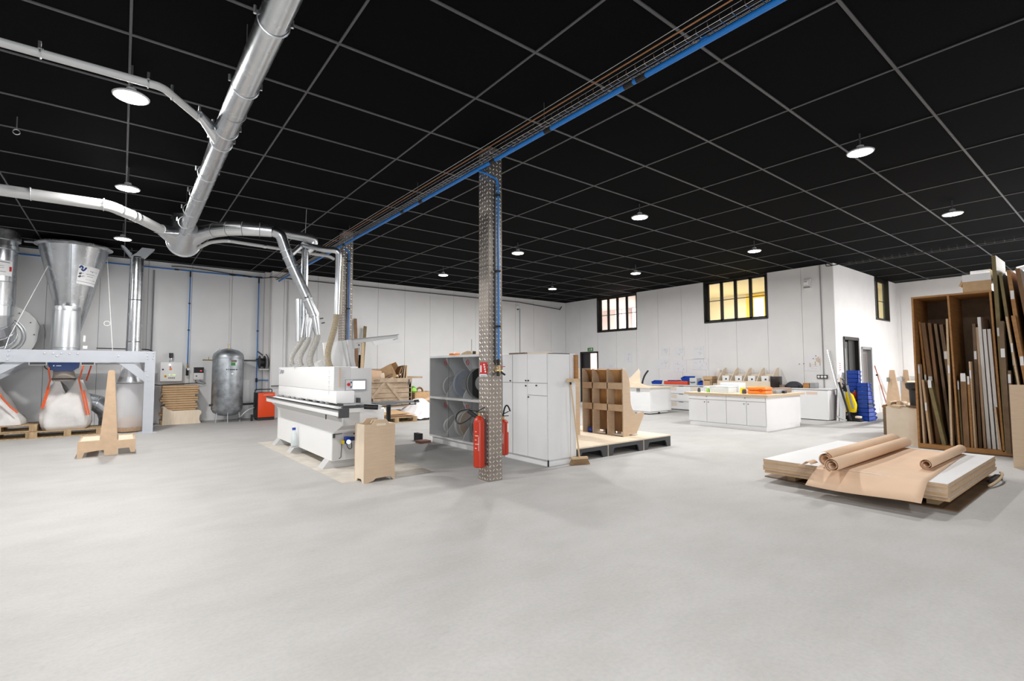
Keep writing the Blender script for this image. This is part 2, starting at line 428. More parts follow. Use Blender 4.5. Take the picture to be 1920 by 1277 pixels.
# wall that runs back from the outer corner, with two doors and a narrow window
W3 = (19.2, 20.6, 3.03); D2 = (16.28, 17.5, 2.32); D3 = (17.72, 18.62, 2.06)
wc = MB(); a0, a1 = YR, YR + 0.18
wc.box(XW + .036, D2[0], a0, a1, 0, CEIL).box(D2[0], D2[1], a0, a1, D2[2], CEIL).box(D2[1], D3[0], a0, a1, 0, CEIL).box(D3[0], D3[1], a0, a1, D3[2], CEIL)
wc.box(D3[1], W3[0], a0, a1, 0, CEIL).box(W3[0], W3[1], a0, a1, 0, W3[2]).box(W3[1], XF + .2, a0, a1, 0, CEIL)
wc = struct(wc.build('wall_recess', PLASTER, at=(18, YR, 0), smooth=False))
wf = struct(MB().box(XF, XF + 0.2, -1.4, YR, 0, CEIL).box(XF, XF + 0.2, -8.2, -5.8, 0, CEIL).box(XF, XF + 0.2, -5.8, -1.4, 4.1, CEIL).build('wall_far', PLASTER, at=(XF, 0, 0), smooth=False))
for y in (-0.8, 1.2, 3.2):
    B('wall_panel', PLASTER, wf, XF - 0.02, XF + 0.01, y + 0.004, y + 1.996, 0, CEIL - 0.01)
wl = struct(MB().box(-8.2, -8, -8.2, 17, 0, CEIL).build('wall_left', WHITE_WALL, smooth=False))
wq = MB(); wq.box(-8, -4.2, -8.2, -8, 0, CEIL).box(0.2, 22, -8.2, -8, 0, CEIL).box(-4.2, 0.2, -8.2, -8, 4.1, CEIL)
struct(wq.build('wall_front', WHITE_WALL, smooth=False))

def window_x(n, y0, y1, z0, z1, cols, mid):
    w = struct(MB().box(XW - 0.012, XW + 0.19, y0 - .03, y0 + .01, z0 - .04, z1).box(XW - 0.012, XW + 0.19, y1 - .01, y1 + .03, z0 - .04, z1)
               .box(XW - 0.012, XW + 0.19, y0, y1, z0 - .05, z0 + .0).box(XW + 0.02, XW + 0.19, y0, y1, z1 - .05, z1).build('window_%d' % n, BLACKM, at=(XW, (y0 + y1) / 2, z0), smooth=False))
    f = MB(); fx0, fx1 = XW + 0.10, XW + 0.16
    f.box(fx0, fx1, y0, y1, z0, z0 + .06).box(fx0, fx1, y0, y1, z1 - .10, z1 - .04)
    n_ = len(cols) - 1
    for c in cols: f.box(fx0, fx1, c - .045, c + .045, z0, z1 - .05)
    f.build('window_frame', BLACKM, w, smooth=False)
    for c0, c1 in zip(cols[:-1], cols[1:]):
        B('glazing_bar', BLACKM, w, fx0 + .02, fx1 - .02, c0 + .04, c1 - .04, mid - .012, mid + .012)
        B('window_pane', PANE, w, fx0 + .026, fx0 + .032, c0 + .045, c1 - .045, z0 + .06, mid - .008)
        B('window_pane', PANE, w, fx0 + .026, fx0 + .032, c0 + .045, c1 - .045, mid + .008, z1 - .1)
    return w
window_x(1, W1[0], W1[1], W1[2], CEIL, [12.22, 12.72, 13.20, 13.68, 14.10], 3.64)
window_x(2, W2[0], W2[1], W2[2], CEIL, [7.24, 7.74, 8.24, 8.72, 9.22], 3.72)
w3 = struct(MB().box(W3[0] - .02, W3[0] + .02, YR - .01, YR + .17, W3[2] - .04, CEIL).box(W3[1] - .02, W3[1] + .02, YR - .01, YR + .17, W3[2] - .04, CEIL)
            .box(W3[0], W3[1], YR - .01, YR + .17, W3[2] - .04, W3[2]).build('window_3', BLACKM, smooth=False))
B('window_frame', BLACKM, w3, W3[0] + .02, W3[0] + .09, YR + .10, YR + .15, W3[2], CEIL)
MB().box(W3[0] + .60, W3[0] + .68, YR + .10, YR + .15, W3[2], CEIL).box(W3[0] + .02, W3[1] - .02, YR + .10, YR + .15, W3[2], W3[2] + .06).box(W3[0] + .02, W3[1] - .02, YR + .10, YR + .15, CEIL - .1, CEIL).build('window_mullion', BLACKM, w3, smooth=False)
for z0, z1 in ((W3[2] + .06, 3.66), (3.68, CEIL - .1)):
    for q0, q1 in ((W3[0] + .09, W3[0] + .60), (W3[0] + .68, W3[1] - .02)):
        B('window_pane', PANE, w3, q0, q1, YR + .122, YR + .128, z0, z1)
B('glazing_bar', BLACKM, w3, W3[0] + .09, W3[1] - .02, YR + .115, YR + .135, 3.66, 3.68)

# rooms behind the windows (upper floor) and behind the doors
def room(name, x0, x1, y0, y1, z0, z1, m, open_face):
    t = .06; w = MB()
    if open_face != 'x0': w.box(x0 - t, x0, y0, y1, z0, z1)
    w.box(x1, x1 + t, y0, y1, z0, z1)
    if open_face != 'y0': w.box(x0, x1, y0 - t, y0, z0, z1)
    w.box(x0, x1, y1, y1 + t, z0, z1)
    w.box(x0, x1, y0, y1, z0 - t, z0).box(x0, x1, y0, y1, z1, z1 + t)
    return struct(w.build(name, m, at=(x0, y0, z0), smooth=False))
r1 = room('wall_office_pink', XW + .22, 19.2, 11.9, 17.2, 2.62, 4.33, PINKISH, 'x0')
r2 = room('wall_office_cream', XW + .22, 19.2, 7.0, 11.7, 2.62, 4.33, CREAM, 'x0')
r3 = room('wall_store_room', 19.3, 21.8, YR + .2, 8.2, 2.62, 4.33, CREAM, 'y0')
r4 = room('wall_corridor', XW + .22, 18.2, 13.2, 15.9, 0, 2.5, PINKISH, 'x0')
r5 = room('wall_hallway', 15.98, 19.0, YR + .2, 7.6, 0, 2.5, mat('hall_wall', (0.30, 0.28, 0.24), 0.8), 'y0')
area_light('office_lamp', (17.3, 14.6, 4.31), (0, 0, 0), OFFICE_W * 1.3, 1.2, 1.2, (1, 0.95, 0.93))
area_light('office_lamp', (17.3, 9.6, 4.31), (0, 0, 0), OFFICE_W, 1.2, 1.2, (1, 0.93, 0.78))
area_light('store_lamp', (20.4, 6.8, 4.31), (0, 0, 0), 28, 0.8, 0.8, (1, 0.93, 0.6))
area_light('corridor_lamp', (17.0, 14.6, 2.45), (0, 0, 0), 90, 0.6, 0.6, (1, 0.93, 0.88))
area_light('hall_lamp', (17.6, 6.6, 2.45), (0, 0, 0), 12, 0.6, 0.6, (1, 0.95, 0.8))
DAY = mat('bright_daylight_window', (1, 1, 1), 0.5, emit=((1.0, 1.0, 0.93), 1.6))
b_ = thing('roller_blind', 'yellow roller blinds around a bright window in the office behind the wall', 'blind', (19.15, 9.0, 2.7))
B('blind_panel', CURTAIN, b_, 19.12, 19.17, 9.24, 9.52, 2.7, 4.28); B('blind_panel', CURTAIN, b_, 19.12, 19.17, 8.4, 8.85, 2.7, 4.28)
B('blind_pelmet', CURTAIN, b_, 19.12, 19.17, 8.85, 9.24, 4.12, 4.28); B('daylight_pane', DAY, b_, 19.14, 19.18, 8.85, 9.24, 2.7, 4.12)
p_ = thing('glass_partition', 'bright glazed partition seen through the dark framed window above the exit door', 'partition', (19.1, 15.3, 2.7))
for y in (15.75, 15.32, 14.72): B('bright_panel', mat('bright_partition', (1, 1, 1), .5, emit=((1, .95, .94), 0.5)), p_, 19.1, 19.17, y, y + 0.30, 2.75, 4.30)  # emission added to the panels stands for the light in the room
B('partition_post', mat('pink_post', (.55, .42, .40), .6), p_, 19.05, 19.17, 15.05, 15.18, 2.75, 4.30)

# door 1, half open under the exit sign
d1 = struct(MB().box(XW - .01, XW + .19, D1[0] - .02, D1[0] + .05, 0, D1[2]).box(XW - .01, XW + .19, D1[1] - .05, D1[1] + .02, 0, D1[2]).box(XW - .01, XW + .19, D1[0], D1[1], D1[2] - .06, D1[2] + .01).build('door_1', BLACKM, smooth=False))
B('door_leaf', mat('dark_door_leaf', (.03, .027, .03), .4), d1, XW + .08, XW + .14, 14.72, 15.13, 0, 2.08)
d2 = struct(MB().box(D2[0] - .03, D2[0] + .07, YR - .015, YR + .17, 0, D2[2]).box(D2[1] - .06, D2[1] + .03, YR - .015, YR + .17, 0, D2[2]).box(D2[0], D2[1], YR - .015, YR + .17, D2[2] - .07, D2[2] + .02).build('door_2', BLACKM, smooth=False))
B('door_leaf', mat('glazed_door_frame', (.035, .033, .03), .35), d2, 16.36, 16.46, YR + .08, YR + .13, 0, 2.25); B('door_stile', BLACKM, d2, 16.92, 17.02, YR + .08, YR + .13, 0, 2.25)
B('door_pane', PANE, d2, 16.46, 16.92, YR + .10, YR + .108, 0.1, 2.2); B('door_bar', LGREY, d2, 16.60, 16.63, YR + .06, YR + .08, .9, 2.0); B('side_panel', BLACKM, d2, 17.02, 17.44, YR + .08, YR + .13, 0, 2.25)
d3 = struct(MB().box(D3[0] - .03, D3[0] + .05, YR - .015, YR + .17, 0, D3[2]).box(D3[1] - .05, D3[1] + .03, YR - .015, YR + .17, 0, D3[2]).box(D3[0], D3[1], YR - .015, YR + .17, D3[2] - .06, D3[2] + .02).build('door_3', MGREY, smooth=False))
B('door_leaf', mat('brown_grey_door', (.17, .15, .145), .5), d3, D3[0] + .05, D3[1] - .05, YR + .10, YR + .15, 0, 2.0); 
MB().box(D3[0] + .16, D3[0] + .18, YR + .09, YR + .10, .2, 1.9).box(D3[1] - .2, D3[1] - .18, YR + .09, YR + .10, .2, 1.9).box(D3[0] + .16, D3[1] - .18, YR + .09, YR + .10, 1.88, 1.9).build('door_moulding', MGREY, d3, smooth=False)

# ------------------------------------------------------------------ pillars clad in tread plate
def pillar(x0, y0, label):
    s = 0.22; t = thing('pillar', label, 'pillar', (x0 + s / 2, y0 + s / 2, 0), group='tread plate pillars')
    B('plate_cladding', TREAD, t, x0, x0 + s, y0, y0 + s, 0, CEIL - .005)
    L = MB(); p = 0.055; h = 0.004
    def loz(u, v, sgn, mk):
        c, sn = math.cos(sgn * PI / 4), math.sin(sgn * PI / 4); a, w = 0.0235, 0.0078
        q = [mk(u + c * du - sn * dv, v + sn * du + c * dv, hh) for du, dv, hh in ((-a, 0, 0), (0, -w, 0), (a, 0, 0), (0, w, 0), (-a * .55, 0, h), (a * .55, 0, h))]
        L.add(q, [(0, 1, 5, 4), (1, 2, 5), (2, 3, 4, 5), (3, 0, 4)])
    nu = int(s / p); nv = int((CEIL - .05) / p)
    for iv in range(nv):
        for iu in range(nu):
            u = (iu + .5) * s / nu; v = .03 + iv * p; g = 1 if (iu + iv) % 2 else -1
            loz(u, v, g, lambda a, b, c: (x0 + a, y0 - c, b))
            loz(u, v, g, lambda a, b, c: (x0 - c, y0 + a, b))
            loz(u, v, g, lambda a, b, c: (x0 + s + c, y0 + a, b))
    stuff(L.build('tread_pattern', TREAD_L, t, smooth=False))
    MB().box(x0 - .002, x0 + s + .002, y0 - .002, y0 + s + .002, 2.795, 2.80).build('plate_seam', DARK, t, smooth=False)
    return t
PX, PY = 3.735, 5.25
pillar(PX, PY, 'steel tread plate pillar carrying the red fire extinguishers, nearest the camera')
pillar(PX - .1, 10.45, 'steel tread plate pillar standing behind the white edge banding machine')

# ------------------------------------------------------------------ ceiling lamps
def lamp(x, y, z, label, k=1.0):
    t = thing('pendant_lamp', label, 'lamp', (x, y, z), group='round pendant lamps under the ceiling')
    MB().lathe([(0.010, 0), (0.010, CEIL - z - .06)], (x, y, z + .06), 8).build('rod', DARK, t)
    MB().lathe([(0.145, 0), (0.15, .012), (0.12, .035), (0.05, .05), (0.04, .09), (.012, .1)], (x, y, z), 24).build('housing', LGREY, t)
    MB().lathe([(0.128, -.004), (0.13, 0.001)], (x, y, z), 24).build('lens', LENS, t)
    area_light('pendant_light', (x, y, z - .012), (0, 0, 0), LAMP_W * k, 0.26, None, (1.0, 0.982, 0.962), 'DISK')
LX = {0: 'left', 7.25: 'mid', 11.5: 'right'}
for x, y, z, l in ((-.01, 5.95, 4.08, 'glaring round lamp over the floor beside the thin upper branch duct'),
                 (-.01, 9.05, 4.08, 'glaring round lamp above the joint of the lower left branch duct'),
                 (-.06, 12.6, 4.07, 'round lamp on a rod in front of the flared duct and hopper'),
                 (7.25, 2.1, 4.15, 'round lamp shining high up at right, left of the sheet rack'),
                 (7.25, 5.5, 4.15, 'brightest round lamp in mid ceiling, above the plywood shelving'),
                 (7.25, 9.0, 4.15, 'round lamp just right of the front tread plate pillar'),
                 (7.25, 12.45, 4.15, 'small far round lamp left of the front tread plate pillar'),
                 (11.5, 1.99, 4.15, 'round lamp directly above the sheet material rack'),
                 (11.5, 5.5, 4.15, 'round lamp above the window with the yellow blind'),
                 (11.5, 8.9, 4.15, 'round lamp above the gap between the two high windows'),
                 (11.5, 12.4, 4.15, 'smallest round lamp near the far room corner'),
                 (-.01, 1.6, 4.08, 'round lamp out of the picture, above the camera'), (3.2, -1.6, 4.15, 'round lamp out of the picture, behind the camera to the right'), (-4.2, 5.95, 4.08, 'round lamp out of the picture, left of the thin upper branch duct'), (-4.2, 12.5, 4.08, 'round lamp out of the picture, left of the extraction fan'), (-1.2, -3.2, 4.15, 'round lamp out of the picture, behind the camera to the left'),
                 (15.75, 0.8, 4.15, 'R'), (17.8, 0.6, 4.15, 'R')):
    k = 1.05 if x < 1 else 0.42 if (x, y) == (7.25, 2.1) else 1.0
    if l == 'R': l = {15.75: 'round lamp beyond the sheet rack at the right', 17.8: 'round lamp deep in the recess behind the rack'}[x] ; k = 1.2 if x < 17 else 5.0
    elif l is None: l = 'round pendant lamp outside the picture'
    lamp(x, y, z, l, k)

# ------------------------------------------------------------------ cable tray and pipes along the pillars
t = thing('cable_tray', 'wire basket cable tray carrying a blue air pipe across the ceiling', 'cable tray', (3.6, 5, 4.12))
w = MB()
for x, z in ((3.53, 4.12), (3.58, 4.12), (3.63, 4.12), (3.68, 4.12), (3.53, 4.17), (3.68, 4.17)): w.tube([(x, -4, z), (x, 16.0, z)], 0.0022, 6)
w.build('tray_wire', CHROME, t)
w = MB(); y = -3.9
while y < 15.9:
    w.tube([(3.53, y, 4.18), (3.53, y, 4.118), (3.68, y, 4.118), (3.68, y, 4.18)], 0.0024, 5); y += 0.1
stuff(w.build('tray_cross_wires', CHROME, t))
w = MB()
for y in (-2, 1.0, 4.0, 7.0, 10.0, 13.0): w.tube([(3.605, y, 4.12), (3.605, y, CEIL)], 0.004, 6)
w.build('tray_hanger', DARK, t)
for x, z, r in ((3.565, 4.128, .005), (3.585, 4.13, .006), (3.60, 4.128, .004)):
    MB().tube([(x, -4, z), (x, 16.0, z)], r, 6).build('black_cable', BLACK, t)
for y in (2.05, 4.6, 6.6): B('tray_connector', CHROME, t, 3.60, 3.63, y, y + .07, 4.112, 4.122)
t = thing('air_main', 'blue compressed air main pipe lying in the ceiling cable tray', 'pipe', (3.645, 5, 4.13))
ends = [-4, 2.72, 2.86, 3.98, 5.02, 6.95, 7.6, 10.4, 13.0, 16.0]
for a, b in zip(ends[:-1], ends[1:]): MB().tube([(3.645, a + .03, 4.092), (3.645, b - .03, 4.092)], 0.025, 12).build('pipe_length', BLUE, t)
for y in ends[1:-1]: MB().tube([(3.645, y - .05, 4.092), (3.645, y + .05, 4.092)], 0.029, 10).build('pipe_coupling', BLACK, t)
tag(MB().tube([(3.495, -4, 4.19), (3.495, 16.0, 4.19)], 0.007, 8).build('copper_pipe', COPPER), 'thin copper pipe running beside the ceiling cable tray', 'pipe')
tag(MB().tube([(3.47, -4, 4.215), (3.47, 16.0, 4.215)], 0.004, 6).build('wire_line', CHROME), 'thin bright wire along the upper edge of the ceiling cable tray', 'wire')
def drop_pipe(x, y, label, valve):
    t = thing('air_drop', label, 'pipe', (x, y, 1.4))
    MB().tube(round_path([(3.645, y + .10, 4.07), (3.68, y - .03, 4.0), (x - .01, y - .03, 3.96), (x, y - .03, 3.8), (x, y - .03, 1.55)], .05), 0.0125, 10).build('pipe_length', BLUE, t)
    for z in (3.75, 2.73, 2.0): B('pipe_clip', BLACK, t, x - .045, x + .025, y - .05, y, z - .012, z + .012)
    MB().tube([(x - .045, y - .012, 3.9), (x - .045, y - .012, 1.5)], 0.007, 8).build('black_cable', BLACK, t)
    if valve:
        MB().tube([(x, y - .03, 1.57), (x, y - .03, 1.49)], 0.02, 10).build('coupling', BLACK, t)
        MB().tube([(x, y - .04, 1.49), (x, y - .045, 1.40)], 0.017, 10).tube([(x - .05, y - .04, 1.42), (x + .05, y - .04, 1.42)], .015, 10).build('valve_body', BRASS, t)
        MB().bar((x, y - .05, 1.465), (x + .09, y - .05, 1.475), .016, .008).build('valve_lever', RED, t)
        MB().tube([(x - .015, y - .04, 1.41), (x - .02, y - .05, 1.35)], 0.022, 10).tube([(x + .03, y - .05, 1.40), (x + .085, y - .06, 1.365)], .013, 10).build('quick_coupler', BLACK, t)
drop_pipe(3.872, PY, 'blue air pipe running down the front tread plate pillar to a red-handled valve', True)
drop_pipe(3.765, 10.45, 'blue air pipe running down the tread plate pillar behind the machine', False)
# dark cable ladder at the right
t = thing('cable_ladder', 'dark cable tray under the ceiling above the outer wall corner', 'cable tray', (15.9, 3, 4.3))
w = MB()
for x in (15.55, 15.62): w.tube([(x, -6, 4.30), (x, 5.0, 4.30)], .008, 6)
w.tube(round_path([(15.58, 5.0, 4.31), (15.6, 5.45, 4.30), (15.70, 5.5, 4.38)], .08), .012, 6); w.tube(round_path([(15.55, 4.8, 4.33), (15.6, 5.3, 4.3), (15.66, 5.42, 4.39)], .08), .012, 6)
w.build('cable', BLACK, t)
w = MB(); y = -6
while y < 4.9: w.tube([(15.53, y, 4.35), (15.53, y, 4.285), (15.64, y, 4.285), (15.64, y, 4.35)], .005, 5); y += .16
stuff(w.build('ladder_rungs', DARK, t))

# ------------------------------------------------------------------ dust extraction ducting
ZD = 3.85
def clamp(mb, c, axis, r):   # hoop with two bolt ears
    c = Vector(c); mb.torus(c, r + .004, .006, axis, 20, 6)
    for s in (-1, 1):
        e = Vector((s * (r + .02), 0, .03)) if axis == 'y' else Vector((0, s * (r + .02), .03))
        mb.tube([c + e + Vector((0, 0, -.02)), c + e + Vector((0, 0, .035))], .011, 6)
t = thing('extraction_duct', 'long shiny galvanised extraction duct running under the ceiling', 'duct', (0.76, 5, ZD))
MB().tube([(0.75, -4, ZD), (0.75, 5.6, ZD), (0.80, 10.15, ZD)], 0.10, 28).build('pipe_run', GALV, t)
for y in (2.2, 3.62, 4.62, 5.58, 5.92, 7.0, 7.9, 8.8, 9.6):
    m = MB(); clamp(m, (0.755, y, ZD), 'y', 0.10); m.build('clamp_ring', GALV2, t)
    MB().tube([(0.755, y, ZD + .1), (0.755, y, CEIL)], .004, 6).build('hanger_rod', DARK, t) if y in (2.2, 4.62, 7.0, 9.6) else None
MB().torus((0.755, 5.15, ZD), .101, .003, 'y', 24, 5).build('pipe_seam', MGREY, t)
h = MB().lathe([(0.11, 9.95), (0.118, 10.15), (0.19, 10.55), (0.26, 10.9), (0.26, 11.10), (0.28, 11.11), (0.28, 11.15)], (0.85, 0, ZD), 28, 'y').build('manifold', GALV2, t)
MB().prism([(0.36, 10.35), (0.70, 10.2), (0.78, 10.85)], ZD - .06, ZD - .055, 'z').prism([(1.16, 10.18), (0.95, 10.15), (0.9, 10.75)], ZD - .06, ZD - .055, 'z').build('gusset_plate', GALV2, t, smooth=False)
MB().lathe([(0.2, ZD), (0.2, CEIL)], (0.85, 11.3, 0), 24).build('riser', GALV, t)
t = thing('branch_duct', 'thin upper branch duct joining the long duct from the left', 'duct', (-1, 5.1, ZD))
MB().tube(round_path([(-5, 5.14, ZD), (0.20, 5.06, ZD), (0.68, 5.72, ZD)], .06), 0.032, 16).build('pipe_run', LGREY, t)
MB().tube([(0.50, 5.40, ZD), (0.745, 5.88, ZD)], 0.035, 16, r2=.085).build('cone_inlet', GALV2, t)
MB().prism([(0.62, 5.56), (0.78, 5.52), (0.76, 5.95)], ZD - .05, ZD - .045, 'z').build('gusset_plate', GALV2, t, smooth=False)
for p, a in (((-.56, 5.07, ZD), 'x'), ((.10, 5.06, ZD), 'x'), ((.27, 5.16, ZD), 'x'), ((.5, 5.42, ZD), 'x')):
    m = MB(); clamp(m, p, a, .034); m.build('clamp_ring', GALV2, t)
t = thing('branch_duct', 'lower left branch duct with a kinked joint meeting the manifold', 'duct', (-1, 9.3, ZD))
MB().tube(round_path([(-5, 9.5, ZD), (-.22, 9.27, ZD), (0.10, 9.70, ZD), (0.45, 10.32, ZD)], .10, 3), 0.078, 22).build('pipe_run', LGREY, t)
MB().tube([(0.45, 10.32, ZD), (0.80, 10.95, ZD)], 0.088, 22, r2=.2).build('cone_inlet', GALV2, t)
for p in ((-1.05, 9.31, ZD), (-.28, 9.275, ZD)):
    m = MB(); clamp(m, p, 'x', .079); m.build('clamp_ring', GALV2, t)
for p in ((-.1, 9.43, ZD), (.06, 9.64, ZD), (.12, 9.73, ZD)): MB().tube([Vector(p) - Vector((.010, .014, 0)), Vector(p) + Vector((.010, .014, 0))], .0815, 22).build('joint_collar', GALV2, t)
t = thing('branch_duct', 'segmented branch duct bending down to the white edge banding machine', 'duct', (2, 9.3, ZD))
el = [(0.92, 10.62, ZD), (1.06, 10.14, ZD), (1.20, 9.82, ZD), (1.36, 9.58, ZD), (1.56, 9.42, ZD), (1.80, 9.32, ZD), (1.98, 9.28, ZD)]
MB().tube(el, [.17, .125, .12, .12, .118, .112, .105], 22).build('segmented_elbow', GALV2, t, ang=12)
for a, b in zip(el[1:-1], el[2:]):
    d = (Vector(b) - Vector(a)).normalized(); MB().tube([Vector(a) - d * .005, Vector(a) + d * .005], .1225, 22).build('joint_collar', MGREY, t)
dr = round_path([(1.98, 9.28, ZD), (2.12, 9.28, ZD - .03), (2.26, 9.28, 3.43), (2.60, 9.28, 2.70)], .16, 5)
MB().tube(dr, .092, 22).build('sloping_drop', GALV, t)
MB().tube([(2.60, 9.28, 2.70), (2.73, 9.28, 2.40)], .088, 22).build('lower_drop', GALV, t)
MB().tube([(2.72, 9.28, 2.42), (2.75, 9.28, 2.28), (2.79, 9.28, 2.06)], [.075, .07, .048], 20).tube([(2.70, 9.3, 2.42), (2.66, 9.3, 2.2), (2.64, 9.3, 2.0)], [.06, .05, .03], 16).build('split_nozzle', GALV2, t)
for p, d in (((1.9, 9.29, ZD), (1, 0, 0)), ((2.215, 9.28, 3.54), (.42, 0, -.9)), ((2.26, 9.28, 3.43), (.42, 0, -.9)), ((2.33, 9.28, 3.27), (.42, 0, -.9)), ((2.60, 9.28, 2.70), (.42, 0, -.9)), ((2.71, 9.28, 2.44), (.42, 0, -.9))):
    d = Vector(d).normalized(); MB().tube([Vector(p) - d * .010, Vector(p) + d * .010], .100, 22).build('clamp_ring', GALV2, t)
for p in ((2.53, 9.2, 2.72), (2.80, 9.2, 2.36), (2.83, 9.2, 2.28)): MB().tube([p, Vector(p) + Vector((.05, -.03, .01))], .012, 6).build('clamp_bolt', DARK, t)
t = thing('branch_duct', 'horizontal branch duct ending in a round elbow above the machine', 'duct', (2.5, 9.5, ZD))
MB().tube(round_path([(2.05, 9.42, ZD + .03), (2.62, 9.45, ZD + .02), (2.76, 9.47, ZD), (2.72, 9.5, ZD - .12), (2.62, 9.5, ZD - .22)], .1, 5), .078, 18).build('pipe_run', GALV2, t)
MB().tube([(2.585, 9.45, ZD + .05), (2.60, 9.45, CEIL)], .004, 6).build('hanger_rod', LGREY, t)
MB().tube([(2.60, 9.5, 3.68), (2.605, 9.5, 2.35), (2.56, 9.5, 1.95)], .062, 18).build('vertical_drop', GALV, t)
MB().tube([(2.226, 9.3, 3.39), (2.47, 9.32, 3.66)], .045, 14).build('sloping_link', GALV2, t)
MB().tube([(2.50, 9.45, 1.95), (2.50, 9.47, 2.72)], .05, 14).tube([(2.66, 9.5, 1.98), (2.66, 9.5, 2.5)], .028, 10).build('side_drop', GALV2, t)
t = thing('branch_duct', 'slim duct with a rounded elbow dropping to the ribbed hose', 'duct', (2.9, 8.6, 3.5))
MB().tube(round_path([(2.52, 9.32, 3.70), (2.68, 8.62, 3.50), (2.80, 8.40, 3.46), (2.85, 8.40, 3.42), (2.848, 8.40, 3.2)], .10, 6), .05, 16).build('pipe_run', GALV2, t)
MB().tube([(2.849, 8.40, 3.36), (2.83, 8.40, 2.36)], .046, 16).build('vertical_drop', GALV2, t)
MB().tube([(2.925, 8.42, 3.36), (2.906, 8.42, 2.38)], .016, 10).build('side_pipe', mat('cream_pipe', (.62, .56, .44), .5), t)
fx = bez((2.83, 8.40, 2.37), (2.82, 8.40, 1.98), (2.60, 8.40, 1.74), (2.735, 8.38, 1.475), 14)
flex(fx, .054, .024).build('ribbed_hose', FLEX_B, t)
t = thing('branch_duct', 'thin pale pipe sweeping from the manifold towards the far pillar', 'duct', (2, 10, 3.7))
MB().tube(round_path([(0.98, 11.3, 3.72), (1.18, 10.2, 3.72), (1.40, 9.88, 3.71), (1.6, 9.86, 3.70), (3.2, 9.98, 3.70), (3.30, 10.0, 3.66)], .25, 6), .030, 12).build('pipe_run', LGREY, t)
for p in ((1.42, 9.87, 3.71), (2.0, 9.89, 3.70)): MB().tube([Vector(p) - Vector((.02, 0, 0)), Vector(p) + Vector((.02, 0, 0))], .036, 12).build('joint_collar', GALV2, t)
for i, (a, b) in enumerate((((2.56, 9.42, 2.02), (2.40, 9.36, 1.52)), ((2.64, 9.3, 2.02), (2.50, 9.2, 1.50)), ((2.79, 9.28, 2.07), (2.66, 9.15, 1.50)))):
    q = bez(a, (a[0] - .01, a[1], 1.86), (b[0] - .12, b[1], 1.66), b, 14)
    tag(flex(q, (.042, .05, .058)[i], .024).build('suction_hose', FLEX), ('slim ribbed suction hose at the left, on top of the edge banding machine', 'middle ribbed suction hose of three on top of the edge banding machine', 'thickest ribbed suction hose at the right of the three above the machine')[i], 'hose', 'ribbed suction hoses')
# old hook and threaded hangers on the ceiling at left
t = thing('ceiling_hook', 'small metal hook hanging from the black ceiling above the left duct', 'hook', (-1.05, 8.0, 4.25))
MB().tube([(-1.05, 8.0, CEIL), (-1.05, 8.0, 4.25)], .006, 6).torus((-1.05, 8.0, 4.22), .03, .006, 'y', 16, 6).build('hook', GALV2, t)

# ------------------------------------------------------------------ filter platform at left
t = thing('steel_platform', 'blue-grey steel beam platform carrying the filter hopper and fan', 'platform', (-1, 14.9, 0))
def ibeam(name, x0, x1, y0, y1, z0, z1): return B(name, PAINT_GREY, t, x0, x1, y0, y1, z0, z1)
bf = ibeam('front_beam', -5, 0.615, 14.2, 14.30, 1.61, 1.87); ibeam('rear_beam', -5, 0.615, 15.7, 15.8, 1.61, 1.87); ibeam('end_beam', .5, .60, 14.3, 15.7, 1.63, 1.85)
for x in (-.15, -1.6, -2.7): ibeam('cross_beam', x - .05, x + .05, 14.3, 15.7, 1.66, 1.82)
for y in (14.2, 15.62):
    p = ibeam('post', .42, .615, y, y + .18, 0, 1.61); B('base_plate', PAINT_GREY, t, .36, .68, y - .05, y + .25, 0, .014)
    ibeam('post', -3.3, -3.1, y, y + .18, 0, 1.61)
    MB().prism([(-.08, 1.62), (.19, 1.62), (.43, 1.38), (.43, 1.16)], y + .02, y + .12).build('brace', PAINT_GREY, t, smooth=False)
    MB().prism([(-1.55, 1.62), (-1.82, 1.62), (-3.1, .78), (-3.1, .55)], y + .03, y + .12).build('brace', PAINT_GREY, t, smooth=False)
bolt = MB().lathe([(.016, 0), (.016, -.010), (.010, -.016)], (0, 0, 0), 6, 'y').build('bolt', GALV2, t, local=True)
pos = [(-1.80, 1.84), (-1.81, 1.75), (-1.82, 1.66), (-1.95, 1.66)] + [(-1.27 + .13 * k, 1.80) for k in range(5)] + [(-1.08, 1.745)] + [(.46, 1.84), (.57, 1.84), (.46, 1.77), (.57, 1.77), (.46, 1.70), (.57, 1.70), (-.06, 1.76), (.45, 1.42), (.47, 1.30), (.50, 1.20)]
for k, (x, z) in enumerate(pos):
    o = bolt if k == 0 else bpy.data.objects.new('bolt', bolt.data)
    if k: COL.objects.link(o); o.parent = t; ORG[o.name] = ORG[t.name]
    o.location = Vector((x, 14.2, z)) - ORG[t.name]
for x0, x1 in ((-1.50, -1.24), (-.69, -.47)):
    MB().box(x0, x1, 14.22, 14.24, 1.555, 1.61).build('bracket_plate', DARK, t, smooth=False); MB().tube([(x0, 14.21, 1.61), (x0, 14.21, 1.552), (x1, 14.21, 1.552), (x1, 14.21, 1.61)], .008, 6).build('bracket_frame', LGREY, t)

